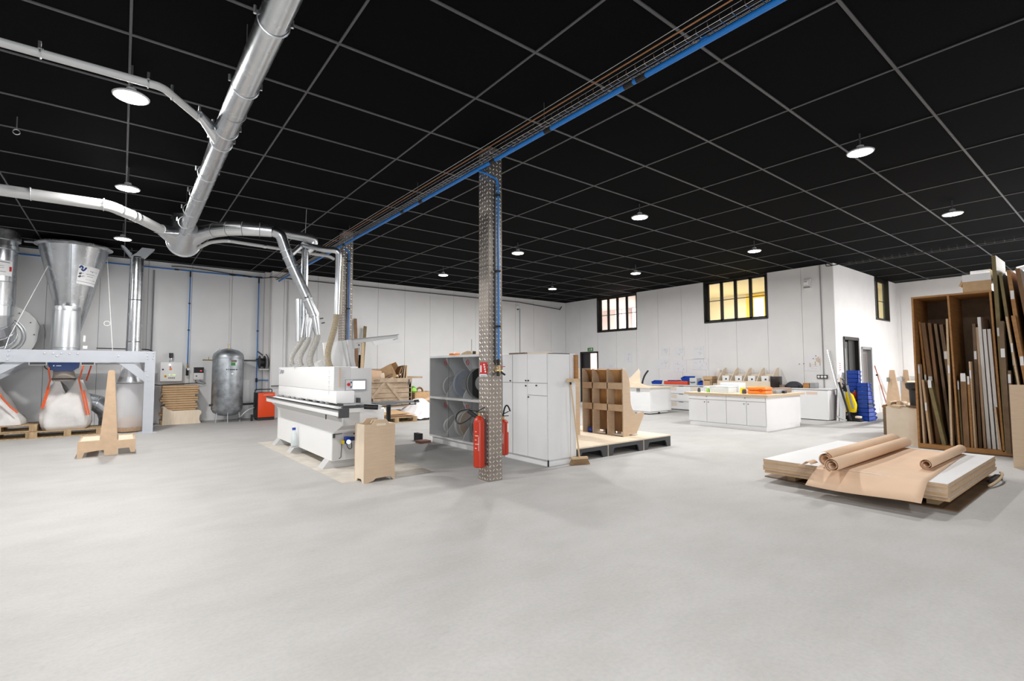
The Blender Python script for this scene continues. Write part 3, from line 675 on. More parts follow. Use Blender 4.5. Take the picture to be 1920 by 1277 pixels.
t = thing('filter_hopper', 'large shiny sheet metal cone hopper with a maker sticker', 'hopper', (-.94, 15.2, 1.87))
MB().lathe([(0.045, 1.9), (0.13, 2.15), (0.31, 2.88), (0.62, 4.24), (0.66, 4.27), (0.70, 4.275), (0.70, 4.30), (.60, 4.305)], (-.94, 15.2, 0), 48, caps=False).build('cone', GALV, t, ang=25)
MB().tube([(-.94 - .02, 15.2 - .625, 4.23), (-.94 - .012, 15.2 - .32, 2.9)], .004, 6).build('weld_seam', MGREY, t)
MB().lathe([(.255, 1.87), (.255, 1.93), (.262, 1.935), (.255, 1.94), (.238, 2.76), (.245, 2.765), (.238, 2.80), (.24, 2.86), (.225, 2.862)], (-1.0, 14.85, 0), 40).build('inlet_drum', GALV2, t, ang=30)
MB().tube([(-1.8, 15.4, 4.34), (-1.5, 15.3, 4.33)], .03, 8).build('link_bar', GALV2, t)
# sticker wrapped round the cone
st = []
for i in range(5):
    row = []
    for j in range(9):
        z = 3.36 + .42 * i / 4 + .035 * (1 - j / 8); a = math.radians(-80 + 52 * (j / 8)) + .05 * (i / 4); r = .31 + (.62 - .31) * (z - 2.88) / (4.24 - 2.88) + .004
        row.append((-.94 + r * math.cos(a), 15.2 + r * math.sin(a), z))
    st.append(row)
sk = MB().sheet(st).build('sticker', PAPER, t)
def on_cone(u, v):   # u along the sticker 0..1, v up 0..1
    z = 3.36 + .42 * v + .035 * (1 - u); a = math.radians(-80 + 52 * u) + .05 * v; r = .31 + (.31) * (z - 2.88) / 1.36 + .007
    return (-.94 + r * math.cos(a), 15.2 + r * math.sin(a), z), a
def cone_text(s, u, v, size, m):
    p, a = on_cone(u, v); wear_text(s, size, m, sk, p, (math.radians(77), 0, a + PI / 2), 'lettering', .0005)
p, a = on_cone(.10, .78)
MB().tube([on_cone(.04 + .13 * k / 8, .83 + .11 * math.sin(k / 8 * PI))[0] for k in range(9)], .016, 6).tube([on_cone(.30 - .18 * k / 8, .80 - .13 * math.sin(k / 8 * PI) + .1 * (1 - k / 8))[0] for k in range(9)], .018, 6).build('logo', INK_B, sk)
for k, (s, u) in enumerate((('A', .38), ('s', .50), ('p', .58), ('i', .67), ('r', .715), ('e', .775))): cone_text(s, u, .74, .10, INK_B)
for k, s in enumerate('04 74 79 20 2'.split()): cone_text(s, .38 + k * .115, .27, .058, INK)
for u, w_, v in ((.36, .4, .58), (.42, .3, .47), (.06, .18, .58), (.08, .16, .40), (.2, .1, .44)):
    MB().tube([on_cone(u + w_ * k / 4, v)[0] for k in range(5)], .006, 4).build('print_line', INK_G, sk)
MB().tube([on_cone(.02 + .95 * k / 10, .14)[0] for k in range(11)], .005, 4).build('print_line', INK_G, sk)
MB().lathe([(.028, 0), (.028, .002)], on_cone(.1, .56)[0], 8, 'y').lathe([(.03, 0), (.03, .002)], on_cone(.09, .40)[0], 8, 'y').build('print_icon', INK, sk)
B('junction_box', WHITE, t, -.70, -.62, 14.75, 14.85, 1.92, 1.99); B('cover_plate', PAPER, t, -.70, -.66, 14.78, 14.80, 2.08, 2.22)
# rotary valve and blue motor below
m_ = thing('valve_motor', 'dark blue motor housing hanging below the hopper under the beam', 'motor', (-1.0, 14.85, 1.3))
MB().prism([(-1.26, 1.62), (-.74, 1.62), (-.76, 1.50), (-.86, 1.42), (-1.16, 1.42), (-1.24, 1.50)], 14.68, 14.95).build('motor_housing', BLUE_M, m_)
MB().lathe([(.19, 1.20), (.20, 1.24), (.17, 1.42)], (-1.0, 14.9, 0), 24).build('outlet_skirt', mat('beige_rubber', (.36, .32, .28), .7), m_); MB().torus((-1.0, 14.9, 1.25), .2, .012, 'z', 24, 6).build('hoop', BLACK, m_)
MB().tube(bez((-1.3, 14.75, 1.6), (-1.35, 14.7, 1.45), (-1.2, 14.7, 1.42), (-1.14, 14.72, 1.5), 8), .012, 6).build('power_cable', BLACK, m_)
B('print_mark', PAPER_B, m_, -1.17, -1.15, 14.676, 14.68, 1.53, 1.55); B('print_mark', PAPER_B, m_, -1.12, -1.04, 14.676, 14.68, 1.532, 1.544)

t = thing('extraction_fan', 'galvanised fan with a tall stack and scroll housing at the left edge', 'fan', (-2.1, 15.1, 1.87))
cx = -2.16
MB().lathe([(.33, 2.80), (.33, 3.28), (.335, 3.30), (.33, 3.31), (.33, 3.98), (.345, 4.0), (.345, 4.08), (.33, 4.09), (.33, 4.18), (.37, 4.19), (.37, CEIL)], (cx, 14.9, 0), 36).build('stack', GALV, t, ang=20)
eb = [(cx, 14.9, 2.82), (cx, 14.9, 2.62), (cx, 14.95, 2.45), (cx + .02, 15.05, 2.32), (cx + .03, 15.2, 2.22), (cx + .03, 15.34, 2.18)]
MB().tube(eb, .315, 30).build('gooseneck', GALV2, t, ang=8)
for p, q in zip(eb[:-1], eb[1:]):
    d = (Vector(q) - Vector(p)).normalized(); MB().tube([Vector(p), Vector(p) + d * .012], .322, 30).build('joint_collar', GALV, t)
sc = [(cx + .05 + (.66 - .05 * k / 24) * math.cos(PI * 2 * k / 24 + .3), 2.24 + (.66 - .05 * k / 24) * math.sin(PI * 2 * k / 24 + .3)) for k in range(24)]
MB().prism(sc, 15.34, 15.66).build('scroll_housing', LGREY, t, smooth=True)
MB().torus((cx + .05, 15.33, 2.2), .37, .02, 'y', 30, 6).torus((cx + .05, 15.33, 2.2), .42, .012, 'y', 30, 6).build('inlet_ring', GALV2, t)
MB().torus((cx + .03, 15.5, 2.24), .74, .014, 'y', 10, 6, -.1, .35).build('handle', GALV2, t)
for a in (.0, .5, 1.0, 1.5): MB().lathe([(.014, 0), (.014, -.012)], (cx + .05 + .55 * math.cos(a), 15.335, 2.24 + .55 * math.sin(a)), 6, 'y').build('bolt', DARK, t)
sl = MB().sheet([[(cx + .337 * math.cos(a), 14.9 + .337 * math.sin(a), z) for a in [math.radians(-95 + 60 * k / 8) for k in range(9)]] for z in (3.42, 3.58, 3.74)]).build('sticker', PAPER, t)
def stk(a, z, r=.340): return (cx + r * math.cos(math.radians(a)), 14.9 + r * math.sin(math.radians(a)), z)
MB().tube([stk(-85 + 5 * k, 3.70) for k in range(9)], .009, 4).build('print_line', INK_G, sl); MB().tube([stk(-85 + 5 * k, 3.62) for k in range(6)], .004, 4).tube([stk(-85 + 5 * k, 3.58) for k in range(6)], .004, 4).tube([stk(-85 + 5 * k, 3.50) for k in range(7)], .006, 4).build('print_line', INK_G, sl)
MB().sheet([[stk(a, z) for a in (-45, -41, -37)] for z in (3.52, 3.62)]).build('print_icon', SIGN_RED, sl)

t = thing('flared_duct', 'tall upright duct with a forked flared top above the platform', 'duct', (.21, 14.9, 1.87))
MB().lathe([(.152, 1.87), (.150, 2.10), (.156, 2.105), (.149, 2.12), (.142, 3.10), (.148, 3.105), (.141, 3.12), (.134, 4.13), (.142, 4.135), (.138, 4.16)], (.215, 14.9, 0), 30).build('upright_pipe', GALV, t, ang=20)
MB().prism([(.08, 4.14), (.36, 4.14), (.55, CEIL - .02), (.30, CEIL - .02), (.20, 4.24)], 14.78, 15.02).prism([(.08, 4.14), (.12, 4.2), (-.04, CEIL - .02), (-.10, CEIL - .02)], 14.78, 15.02).build('forked_top', GALV2, t, smooth=False)
MB().tube([(.1, 14.9, 4.36), (.12, 14.9, 4.14)], .012, 6).build('rim', GALV2, t)
t = thing('dust_sack', 'clear plastic dust sack part filled with sawdust beside the platform post', 'sack', (.18, 14.75, 0))
MB().lathe([(.16, 1.66), (.20, 1.45), (.22, 1.24), (.25, 1.12), (.255, .9), (.25, .45), (.255, .15), (.23, .03)], (.18, 14.75, 0), 30, caps=False).build('film', FILM, t)
MB().lathe([(.235, .02), (.25, .12), (.248, .26), (.20, .31), (.05, .36)], (.18, 14.75, 0), 24).build('sawdust_fill', SAWDUST, t)
MB().torus((.18, 14.75, 1.13), .252, .009, 'z', 30, 6).build('band', MGREY, t)
MB().lathe([(.15, 1.87), (.15, 1.5), (.24, 1.2), (.24, 1.14)], (.18, 14.75, 0), 24, caps=False).build('outlet_cone', GALV2, t)

# big bags and pallets
def euro_pallet(name, label, loc, rz, group):
    t = lthing(name, label, 'pallet', loc, rz, group)
    for k in range(5): B('deck_board', PALLET, t, -.6, .6, -.4 + k * .175, -.4 + k * .175 + .11, .122, .144)
    for x in (-.6, -.06, .48): B('cross_board', PALLET, t, x, x + .12, -.4, .4, .1, .122)
    for x in (-.6, -.06, .48):
        for y in (-.4, -.06, .28): B('block', PALLET, t, x, x + .12, y, y + .12, .022, .1)
    for y in (-.4, -.05, .3): B('bottom_board', PALLET, t, -.6, .6, y, y + .1, 0, .022)
    return t
def big_bag(label, loc, w, h, slump, front_v):
    t = lthing('big_bag', label, 'bag', loc, 0, 'white big bags under the platform')
    bm = MB(); rows = []; n = 40
    for i in range(13):
        v = i / 12; row = []
        for k in range(n):
            a = 2 * PI * k / n; c, s = math.cos(a), math.sin(a); e = .5 if v < .8 else .75
            rx = (abs(c) ** e) * (1 if c > 0 else -1); ry = (abs(s) ** e) * (1 if s > 0 else -1)
            wd = w * (1.0 + .10 * math.sin(v * PI) - .40 * v * v) if slump == 0 else w * (1.05 - .75 * v)
            if v < .08: wd *= .93
            z = h * v
            if v > .7: z -= front_v * (v - .7) / .3 * (1 - min(1, abs(rx) / .62)) * 1.0
            ripple = .018 * math.sin(7 * a + 3 * v) + .015 * math.sin(13 * v + 4 * a)
            row.append(((rx * wd + ripple + slump * v), (ry * wd * .85 + ripple), z + .02 * math.sin(5 * a) * v + (.03 * math.sin(9 * a) if v < .2 else 0) * v * 4))
        rows.append(row)
    V = [p for r in rows for p in r]; F = [(i * n + k, i * n + (k + 1) % n, (i + 1) * n + (k + 1) % n, (i + 1) * n + k) for i in range(12) for k in range(n)]
    bm.add(V, F + [tuple(reversed(range(n)))]); bm.build('bag_body', BAG, t, ang=80)
    return t
euro_pallet('pallet', 'wooden pallet under the hanging white big bag', (-.90, 14.98, 0), 0.05, 'pallets under the big bags')
b1 = big_bag('white big bag hung by orange straps below the hopper', (-.93, 14.95, .145), .40, 1.10, 0, .30)
def strap(t, pts, m=ORANGE): MB().tube(pts, .017, 6).build('strap', m, t)
strap(b1, [(-.385, -.37, .48), (-.30, -.36, .92), (-.27, -.33, 1.08), (-.31, -.3, 1.36)]); strap(b1, [(-.36, -.38, .48), (-.275, -.37, .92)])
strap(b1, [(.36, -.37, .30), (.25, -.37, .85), (.20, -.33, 1.08), (.26, -.30, 1.40)]); strap(b1, [(.40, -.36, .30), (.29, -.36, .85)])
strap(b1, [(-.27, .2, 1.05), (-.24, .1, 1.36)], mat('shaded_orange_strap', (.45, .05, .02), .6)); strap(b1, [(.30, .2, 1.05), (.38, .1, 1.40)], mat('shaded_orange_strap', (.45, .05, .02), .6))  # rear straps: shade behind the bag put into a darker orange
for k, (z, g) in enumerate(((0, 'lowest of the stack at the left edge'), (.15, 'middle of the stack at the left edge'))): euro_pallet('pallet', 'wooden pallet, ' + g, (-2.02 + .05 * k, 14.98, z), 0, 'pallets under the big bags')
b2 = big_bag('slumped white big bag with an orange strap on the stacked pallets', (-2.0, 14.92, .30), .42, .90, -.18, 0)
strap(b2, [(.0, -.26, .72), (.10, -.335, .55), (.22, -.36, .38), (.33, -.36, .26)])
t = thing('duct_elbow', 'grey segmented duct elbow standing on the floor behind the big bag', 'duct', (-.35, 15.3, 0))
e = [(-.20, 15.3, .02), (-.20, 15.3, .32), (-.26, 15.3, .50), (-.42, 15.3, .66), (-.62, 15.3, .72), (-.8, 15.3, .72)]
MB().tube(e, .19, 24).build('elbow', GALV_DULL, t, ang=10)
for p, q in zip(e[1:-1], e[2:]):
    d = (Vector(q) - Vector(p)).normalized(); MB().tube([Vector(p), Vector(p) + d * .012], .195, 24).build('joint_collar', GALV, t)
# pull cords
t = thing('pull_cord', 'white cord with a plastic ring hanging beside the hopper', 'cord', (-.1, 14.7, 1.88))
MB().tube([(-.34, 14.9, 4.0), (-.17, 14.4, 1.88)], .006, 6).build('cord', PAPER, t); MB().torus((-.29, 14.55, 2.50), .055, .007, 'y', 18, 6).build('ring', PAPER, t)
t = thing('pull_cord', 'white cord slanting in front of the fan to the beam', 'cord', (-1.9, 14.4, 1.88))
MB().tube([(-1.35, 14.9, 3.75), (-1.83, 14.3, 2.1), (-1.87, 14.25, 1.88)], .006, 6).build('cord', PAPER, t); MB().tube([(-1.82, 14.29, 2.15), (-1.87, 14.25, 1.90)], .012, 6).build('chain_end', CHROME, t)

# wooden stand in front of the platform
t = thing('wooden_stand', 'beige board stand with a tapered tall upright standing alone on the floor', 'stand', (-.15, 11.1, 0))
out = [(-.53, 0), (-.46, 0), (-.44, .08), (-.27, .10), (-.19, .10), (-.18, .01), (-.02, .01), (0, .11), (.15, .11), (.17, .03), (.235, .03), (.235, .255), (0, .245), (-.02, .27), (-.05, .80), (-.09, 1.42), (-.10, 1.44), (-.16, 1.44), (-.175, 1.42), (-.21, .80), (-.25, .27), (-.53, .265)]
MB().prism(out, 10.88, 10.905).build('front_panel', MDF, t, smooth=False)
MB().prism(out, 11.78, 11.805).build('rear_panel', MDF, t, smooth=False)
B('left_shelf', PLY_L, t, -.50, -.25, 10.905, 11.78, .235, .25); B('right_shelf', PLY_L, t, 0.0, .205, 10.905, 11.78, .225, .24)
B('end_rail', MDF, t, -.53, -.505, 10.905, 11.78, .12, .232); B('end_rail', MDF, t, .21, .235, 10.905, 11.78, .12, .222)

# ------------------------------------------------------------------ against the back wall: control box, cartons, tank, dryer
t = thing('control_box', 'white electrical control box with a beacon on the back wall', 'control box', (1.05, 16.45, 1.12))
B('enclosure', WHITE, t, .82, 1.32, 16.33, YL, 1.13, 1.65, b=.01)
MB().lathe([(.045, 1.65), (.045, 1.70), (.03, 1.71)], (1.06, 16.44, 0), 14).build('beacon_base', LGREY, t); MB().lathe([(.04, 1.76), (.05, 1.79), (.05, 1.90)], (1.06, 16.44, 0), 14).build('beacon', DARK, t); MB().tube([(1.06, 16.44, 1.70), (1.06, 16.44, 1.77)], .01, 8).build('beacon_stem', CHROME, t)
def knob(x, z, m, r=.02): MB().lathe([(r, 0), (r * .9, -.02)], (x, 16.33, z), 12, 'y').build('button', m, t)
for x, z, m, r in ((.88, 1.45, BLACK, .022), (1.04, 1.52, RED, .018), (1.05, 1.46, ORANGE_C, .03), (1.03, 1.58, SCREEN, .022), (1.02, 1.22, BLACK, .014), (1.06, 1.22, BLACK, .014), (1.10, 1.22, BLACK, .014), (1.14, 1.22, BLACK, .014), (1.03, 1.30, GLOWG, .014), (1.11, 1.30, GLOWG, .014), (1.15, 1.30, GLOWG, .014)): knob(x, z, m, r)
B('main_switch', YELLOW, t, .915, .965, 16.315, 16.33, 1.24, 1.30); MB().lathe([(.016, 0), (.016, -.02)], (.94, 16.315, 1.27), 8, 'y').build('switch_knob', SIGN_RED, t)
t = thing('display_controller', 'small controller with a red lit display on the back wall', 'controller', (1.7, 16.4, 1.15))
B('case', WHITE, t, 1.59, 1.83, 16.40, YL, 1.16, 1.52, b=.01); B('dark_front', BLACK, t, 1.592, 1.828, 16.392, 16.40, 1.35, 1.51); B('red_display', GLOWR, t, 1.74, 1.78, 16.388, 16.393, 1.40, 1.42); B('switch', BLACK, t, 1.64, 1.67, 16.385, 16.40, 1.25, 1.28)
MB().tube(bez((1.65, 16.45, 1.16), (1.6, 16.4, 1.05), (1.8, 16.45, 1.02), (1.9, 16.5, 1.05), 10), .008, 6).tube(bez((1.75, 16.45, 1.16), (1.72, 16.4, 1.1), (1.85, 16.45, 1.1), (1.88, 16.5, 1.08), 10), .006, 6).build('wire', DARK, t)
z = 0.0
lay = [.05] * 17
for k in range(16):
    ww = .415 + random.uniform(-.06, .02); dx = random.uniform(-.03, .03) + (.0 if k > 5 else -.03)
    z0 = .06 + k * .0605; tilt = random.uniform(-.003, .003)
    q = MB(); cxx = 1.27 + dx
    q.add([(cxx - ww, 16.02, z0 + tilt), (cxx + ww, 16.0, z0 - tilt), (cxx + ww, 16.5, z0 - tilt), (cxx - ww, 16.5, z0 + tilt), (cxx - ww, 16.02, z0 + .050 + tilt), (cxx + ww, 16.0, z0 + .050 - tilt), (cxx + ww, 16.5, z0 + .054 - tilt), (cxx - ww, 16.5, z0 + .054 + tilt)],
          [(0, 3, 2, 1), (4, 5, 6, 7), (0, 1, 5, 4), (1, 2, 6, 5), (2, 3, 7, 6), (3, 0, 4, 7)])
    nm = ('second', 'third', 'fourth', 'fifth', 'sixth', 'seventh', 'eighth', 'ninth', 'tenth', 'eleventh', 'twelfth', 'thirteenth', 'fourteenth', 'fifteenth')
    lb = 'lowest' if k == 0 else 'topmost' if k == 15 else nm[14 - k] + ' from the top'
    tag(q.build('folded_carton', CARD, smooth=False), 'folded cardboard carton, %s, in the stack below the control box' % lb, 'carton', 'folded cartons stacked by the back wall')
    z = z0
tag(MB().box(.85, 1.70, 16.0, 16.5, 0, .06).build('wooden_pallet', PALLET, smooth=False), 'flat wooden base under the stack of folded cartons', 'base')
tag(MB().prism([(.88, 0), (1.74, 0), (1.70, .1), (1.71, .2), (1.75, .27), (1.74, .33), (1.68, .36), (1.1, .36), (1.0, .40), (.89, .50)], 15.88, 15.90).build('plywood_board', PLY_L, smooth=False), 'pale plywood board with a rounded corner leaning on the carton stack', 'board')

t = thing('air_tank', 'tall grey galvanised air receiver tank on short legs by the back wall', 'tank', (2.34, 15.75, 0))
MB().lathe([(.05, .16), (.22, .19), (.34, .27), (.385, .36), (.385, 1.78), (.36, 1.88), (.26, 1.97), (.06, 2.03)], (2.34, 15.8, 0), 40).build('vessel', GALV_DULL, t, ang=50)
for zz in (.40, 1.76): MB().torus((2.34, 15.8, zz), .386, .004, 'z', 40, 5).build('weld_band', GALV2, t)
for a in (-150, -95, -30, 90): 
    ca, sa = math.cos(math.radians(a)), math.sin(math.radians(a)); MB().bar((2.34 + .30 * ca, 15.8 + .30 * sa, .36), (2.34 + .34 * ca, 15.8 + .34 * sa, 0), .05, .012).build('leg', GALV2, t)
MB().tube([(2.34, 15.8, 2.0), (2.34, 15.8, 2.12)], .014, 8).torus((2.34, 15.8, 2.14), .022, .007, 'y', 12, 6).build('top_valve', BRASS, t)
MB().torus((2.10, 15.62, 1.97), .035, .008, 'x', 12, 6).build('lifting_eye', GALV2, t)
MB().tube([(1.96, 15.75, 1.70), (1.72, 15.75, 1.70)], .018, 8).tube([(1.86, 15.75, 1.70), (1.86, 15.75, 1.79)], .01, 6).build('side_valve', BRASS, t)
MB().tube([(1.96, 15.7, .48), (1.90, 15.68, .48)], .03, 8).build('plug', DARK, t)
MB().lathe([(.034, 0), (.034, -.025)], (2.39, 15.42, 1.33), 16, 'y').build('gauge', CHROME, t); MB().lathe([(.028, 0), (.028, -.002)], (2.39, 15.393, 1.33), 16, 'y').build('gauge_face', PAPER, t)
def tank_lbl(x0, x1, z0, z1, m): MB().sheet([[(x, 15.8 - math.sqrt(.388 ** 2 - (x - 2.34) ** 2), zz) for x in (x0, (x0 + x1) / 2, x1)] for zz in (z0, z1)]).build('label_plate', m, t)
tank_lbl(2.35, 2.49, 1.64, 1.71, mat('plate_brown', (.2, .15, .13), .5)); tank_lbl(2.35, 2.46, 1.55, 1.63, SIGN_GREEN)
tank_lbl(2.29, 2.305, 1.42, 1.465, INK); tank_lbl(2.32, 2.52, 1.43, 1.455, INK); tank_lbl(2.24, 2.27, 1.43, 1.46, INK)
MB().tube([(2.68, 15.85, 1.70), (3.12, 16.1, 1.70)], .024, 10).build('outlet_pipe', DARK, t); MB().tube([(2.68, 15.8, .46), (3.0, 15.8, .47)], .03, 10).build('inlet_pipe', MATS['black_plastic'], t)
MB().tube(bez((2.64, 15.7, .18), (2.66, 15.6, .02), (2.62, 15.45, .3), (3.0, 15.7, .36), 12), .012, 6).build('drain_hose', mat('clear_hose', (.6, .6, .58), .3), t)
MB().lathe([(.05, 0), (.05, .05)], (2.62, 15.5, .06), 10).build('drain_trap', DARK, t)

t = thing('air_dryer', 'orange-red air dryer cabinet with a black handle frame on the floor', 'dryer', (3.3, 15.6, 0))
B('front_panel', ORANGE_P, t, 3.06, 3.50, 15.50, 15.52, .09, .78, b=.004); B('side_case', BLACK, t, 3.04, 3.50, 15.52, 16.0, .06, .78); B('foot', RUBBER, t, 3.06, 3.50, 15.52, 15.95, .01, .06)
MB().tube(round_path([(3.02, 15.7, .3), (3.02, 15.7, .87), (3.46, 15.7, .87), (3.46, 15.7, .78)], .03), .013, 8).build('handle_frame', BLACK, t)
B('print_line', mat('pale_red_ink', (.8, .45, .35), .5), t, 3.20, 3.44, 15.497, 15.50, .71, .722)
tag(MB().lathe([(.03, 0), (.03, .16), (.015, .18)], (2.92, 15.55, 0), 12).build('bottle', BLACK), 'small dark bottle on the floor beside the orange dryer', 'bottle')
t = thing('hose_reel', 'black hose reel on a shelf bracket near the wall pilaster', 'hose reel', (3.35, 16.3, 1.45))
MB().lathe([(.19, 0), (.19, .02), (.12, .025), (.12, .13), (.19, .135), (.19, .155)], (3.22, 16.30, 1.66), 24, 'x').build('drum', BLACK, t); MB().tube([(3.15, 16.2, 1.98), (3.3, 16.2, 1.86)], .02, 8).build('handle', DARK, t); MB().tube(bez((3.38, 16.2, 1.9), (3.46, 16.15, 1.8), (3.47, 16.15, 1.6), (3.44, 16.15, 1.5), 8), .012, 6).build('hose_tail', BLACK, t)
B('shelf_bracket', LGREY, t, 3.2, 3.46, 16.15, 16.5, 1.43, 1.455); MB().bar((3.44, 16.45, 1.44), (3.42, 16.45, 1.15), .03).build('bracket_leg', PLASTER, t)

t = thing('wall_air_pipe', 'blue air pipe with clips running along the top of the back wall', 'pipe', (1, 16.5, 4.25))
MB().tube([(-5, 16.49, 4.22), (3.3, 16.49, 4.22)], .017, 8).build('pipe_length', BLUE, t)
for x in (1.12, 2.5, 2.95): MB().tube([(x - .05, 16.49, 4.22), (x + .05, 16.49, 4.22)], .022, 8).build('pipe_coupling', BLACK, t)
def wall_drop(x, z1, lab, extra=()):
    t = thing('wall_air_drop', lab, 'pipe', (x, 16.5, z1))
    MB().tube([(x, 16.5, 4.2), (x, 16.5, z1)], .0135, 8).build('pipe_length', BLUE, t); MB().tube([(x, 16.5, 4.22), (x, 16.5, 4.05)], .02, 8).build('top_valve', BLACK, t)
    for zz in extra: MB().box(x - .025, x + .025, 16.48, YL, zz - .015, zz + .015).build('pipe_clip', BLACK, t, smooth=False)
    return t
t = wall_drop(1.447, 1.60, 'blue air pipe dropping down the wall beside the control box', (3.3, 2.55))
MB().tube([(1.447, 16.48, 1.60), (1.45, 16.46, 1.48)], .022, 8).build('brass_valve', BRASS, t); MB().tube([(1.44, 16.45, 1.48), (1.44, 16.45, 1.28)], .035, 10).build('regulator', BLACK, t); MB().lathe([(.035, 0), (.035, -.02)], (1.46, 16.42, 1.46), 12, 'y').build('gauge', CHROME, t)
t = wall_drop(3.2, .80, 'blue air pipe dropping beside the hose reel to the orange dryer', (2.6, 1.75))
MB().tube([(3.2, 16.5, 1.12), (3.92, 16.05, 1.12)], .014, 8).build('side_branch', BLUE, t); MB().tube([(3.2, 16.5, 1.18), (3.2, 16.5, 1.06)], .03, 8).build('tee', BLACK, t); MB().tube([(3.5, 16.02, .95), (3.95, 16.02, .95)], .014, 8).tube([(3.85, 16.0, 1.1), (3.82, 16.0, .45)], .016, 8).build('stand_pipe', MATS['dark_grey'], t)
t = thing('wall_conduit', 'dark cable conduit along the top of the back wall', 'conduit', (6, 16.05, 4.2))
MB().tube(bez((1.0, 16.5, 4.30), (1.6, 16.5, 4.36), (2.2, 16.5, 4.24), (2.7, 16.5, 4.25), 10) + [(3.3, 16.45, 4.22), (3.6, 16.05, 4.22)], .012, 6).build('loose_cable', BLACK, t)
MB().tube([(3.4, 16.06, 4.21), (13.0, 16.06, 4.21)], .016, 8).build('conduit', DARK, t)
MB().tube([(13.0, 16.06, 4.21), (15.3, 16.03, 4.07)], .016, 8).tube([(15.3, 16.03, 4.05), (15.42, 16.03, 4.2)], .02, 8).build('sagging_cable', BLACK, t)
for x in (2.4, 2.75, 3.1, 3.55): MB().lathe([(.02, 0), (.02, .18)], (x, 16.47, 4.23), 8, 'x').build('cable_sleeve', BLACK, t)
for x, zb, l in ((.62, .7, 'grey conduit down the left wall beside the control box'), (3.94, 1.2, 'grey conduit down the wall left of the ducts')):
    y = YL - .02 if x < 3.5 else YB - .02
    tag(MB().tube([(x, y, 4.15), (x, y, zb)], .018, 8).build('vertical_conduit', MGREY if x < 3 else LGREY), l, 'conduit')
t = thing('socket_box', 'small dark wall socket box left of the machine', 'socket', (4.0, 16.05, 1.35)); B('box', MGREY, t, 3.92, 4.06, 15.98, YB, 1.32, 1.44); MB().lathe([(.03, 0), (.03, -.01)], (3.99, 15.98, 1.38), 12, 'y').build('socket_face', PAPER, t)
t = thing('cable_bundle', 'black cables hanging beside the platform post', 'cable', (.7, 16.4, 1))
MB().tube(round_path([(-.5, 15.95, 1.98), (.55, 15.95, 1.97), (.66, 15.95, 1.9), (.66, 15.98, 1.06), (.8, 16.3, 1.03), (1.7, 16.45, 1.07)], .08), .012, 8).build('cable', BLACK, t)
tag(MB().tube([(2.42, 16.52, 4.1), (2.36, 15.9, 2.2)], .003, 5).build('hanging_wire', MGREY), 'thin wire hanging from the ceiling to the grey air tank', 'wire')

# ------------------------------------------------------------------ edge banding machine
t = thing('edge_banding_machine', 'long white edge banding machine with a lit control screen', 'machine', (2.7, 8.9, 0))
MB().prism([(7.33, .12), (10.5, .12), (10.5, .66), (10.62, .72), (10.62, .86), (6.92, .86), (6.92, .66), (7.33, .50)], 2.43, 3.05, 'x').build('base_body', WHITE, t, smooth=False)
MB().prism([(2.44, .70), (2.34, .79), (2.34, .86), (2.46, .86)], 6.93, 10.6).build('sloped_ledge', LGREY, t, smooth=False)
MB().box(2.44, 3.0, 7.322, 7.332, .13, .50).build('base_end', LGREY, t, smooth=False)
MB().add([(2.435, 7.335, .50), (2.80, 7.335, .50), (2.80, 6.915, .66), (2.435, 6.915, .66)], [(0, 1, 2, 3)]).build('end_slope', LGREY, t, smooth=False)
MB().box(2.45, 2.68, 6.91, 6.925, .66, .96).build('end_plate', LGREY, t, smooth=False)
bm_ = B('feed_beam', WHITE, t, 2.21, 2.33, 6.42, 10.47, .835, .915, b=.006)
B('beam_rubber', RUBBER, bm_, 2.205, 2.232, 6.41, 10.48, .915, .930); B('beam_stripe', MGREY, bm_, 2.206, 2.21, 6.42, 10.47, .893, .912); B('beam_end_cap', DARK, bm_, 2.205, 2.335, 6.385, 6.42, .82, .94)
B('pressure_rail', WHITE, t, 2.33, 2.44, 6.95, 10.45, .90, .925); B('rail_track', DARK, t, 2.40, 2.42, 6.95, 10.45, .925, .934)
for k, y in enumerate((7.5, 7.75, 8.1, 8.5, 8.85, 9.3, 9.6, 10.1)): B('pressure_roller', MGREY, t, 2.41, 2.44, y, y + .10, .93, .96)
hd = MB().rbox(2.43, 2.80, 7.31, 10.5, 1.13, 1.485, b=.012).build('hood', WHITE, t)
B('hood_skirt', WHITE, t, 2.432, 2.70, 7.18, 10.5, .95, 1.128, b=.008)
q = MB()
for k, (w_, h_) in enumerate(((.012, .09), (.05, .09), (.06, .07), (.06, .09), (.05, .06))): q.box(2.426, 2.43, 10.44 - .07 * k - w_, 10.44 - .07 * k, 1.36 + (.09 - h_) / 2, 1.36 + (.09 + h_) / 2 - .02 * (k % 2))
q.box(2.426, 2.43, 10.39, 10.44, 1.44, 1.45).box(2.426, 2.43, 10.39, 10.44, 1.36, 1.37).build('print_mark', INK_G, hd, smooth=False)
for k in range(5): MB().box(2.427, 2.43, 7.46, 7.52, 1.41 - .075 * k, 1.422 - .075 * k).box(2.427, 2.43, 7.485, 7.497, 1.37 - .075 * k, 1.41 - .075 * k).build('print_mark', mat('pale_print', (.66, .66, .68), .5), hd, smooth=False)
B('hood_end', LGREY, t, 2.44, 2.68, 7.30, 7.315, 1.0, 1.48); 
hb = B('control_cabinet', LGREY, t, 2.68, 3.01, 7.30, 8.6, .70, 1.462, b=.006); B('rear_body', LGREY, t, 2.80, 3.22, 8.6, 10.45, .86, 1.45)
sc_ = B('control_panel', mat('panel_frame', (.30, .30, .32), .4), hb, 2.60, 2.925, 7.288, 7.30, 1.125, 1.295); B('lit_screen', SCREEN, sc_, 2.715, 2.90, 7.284, 7.289, 1.148, 1.268)
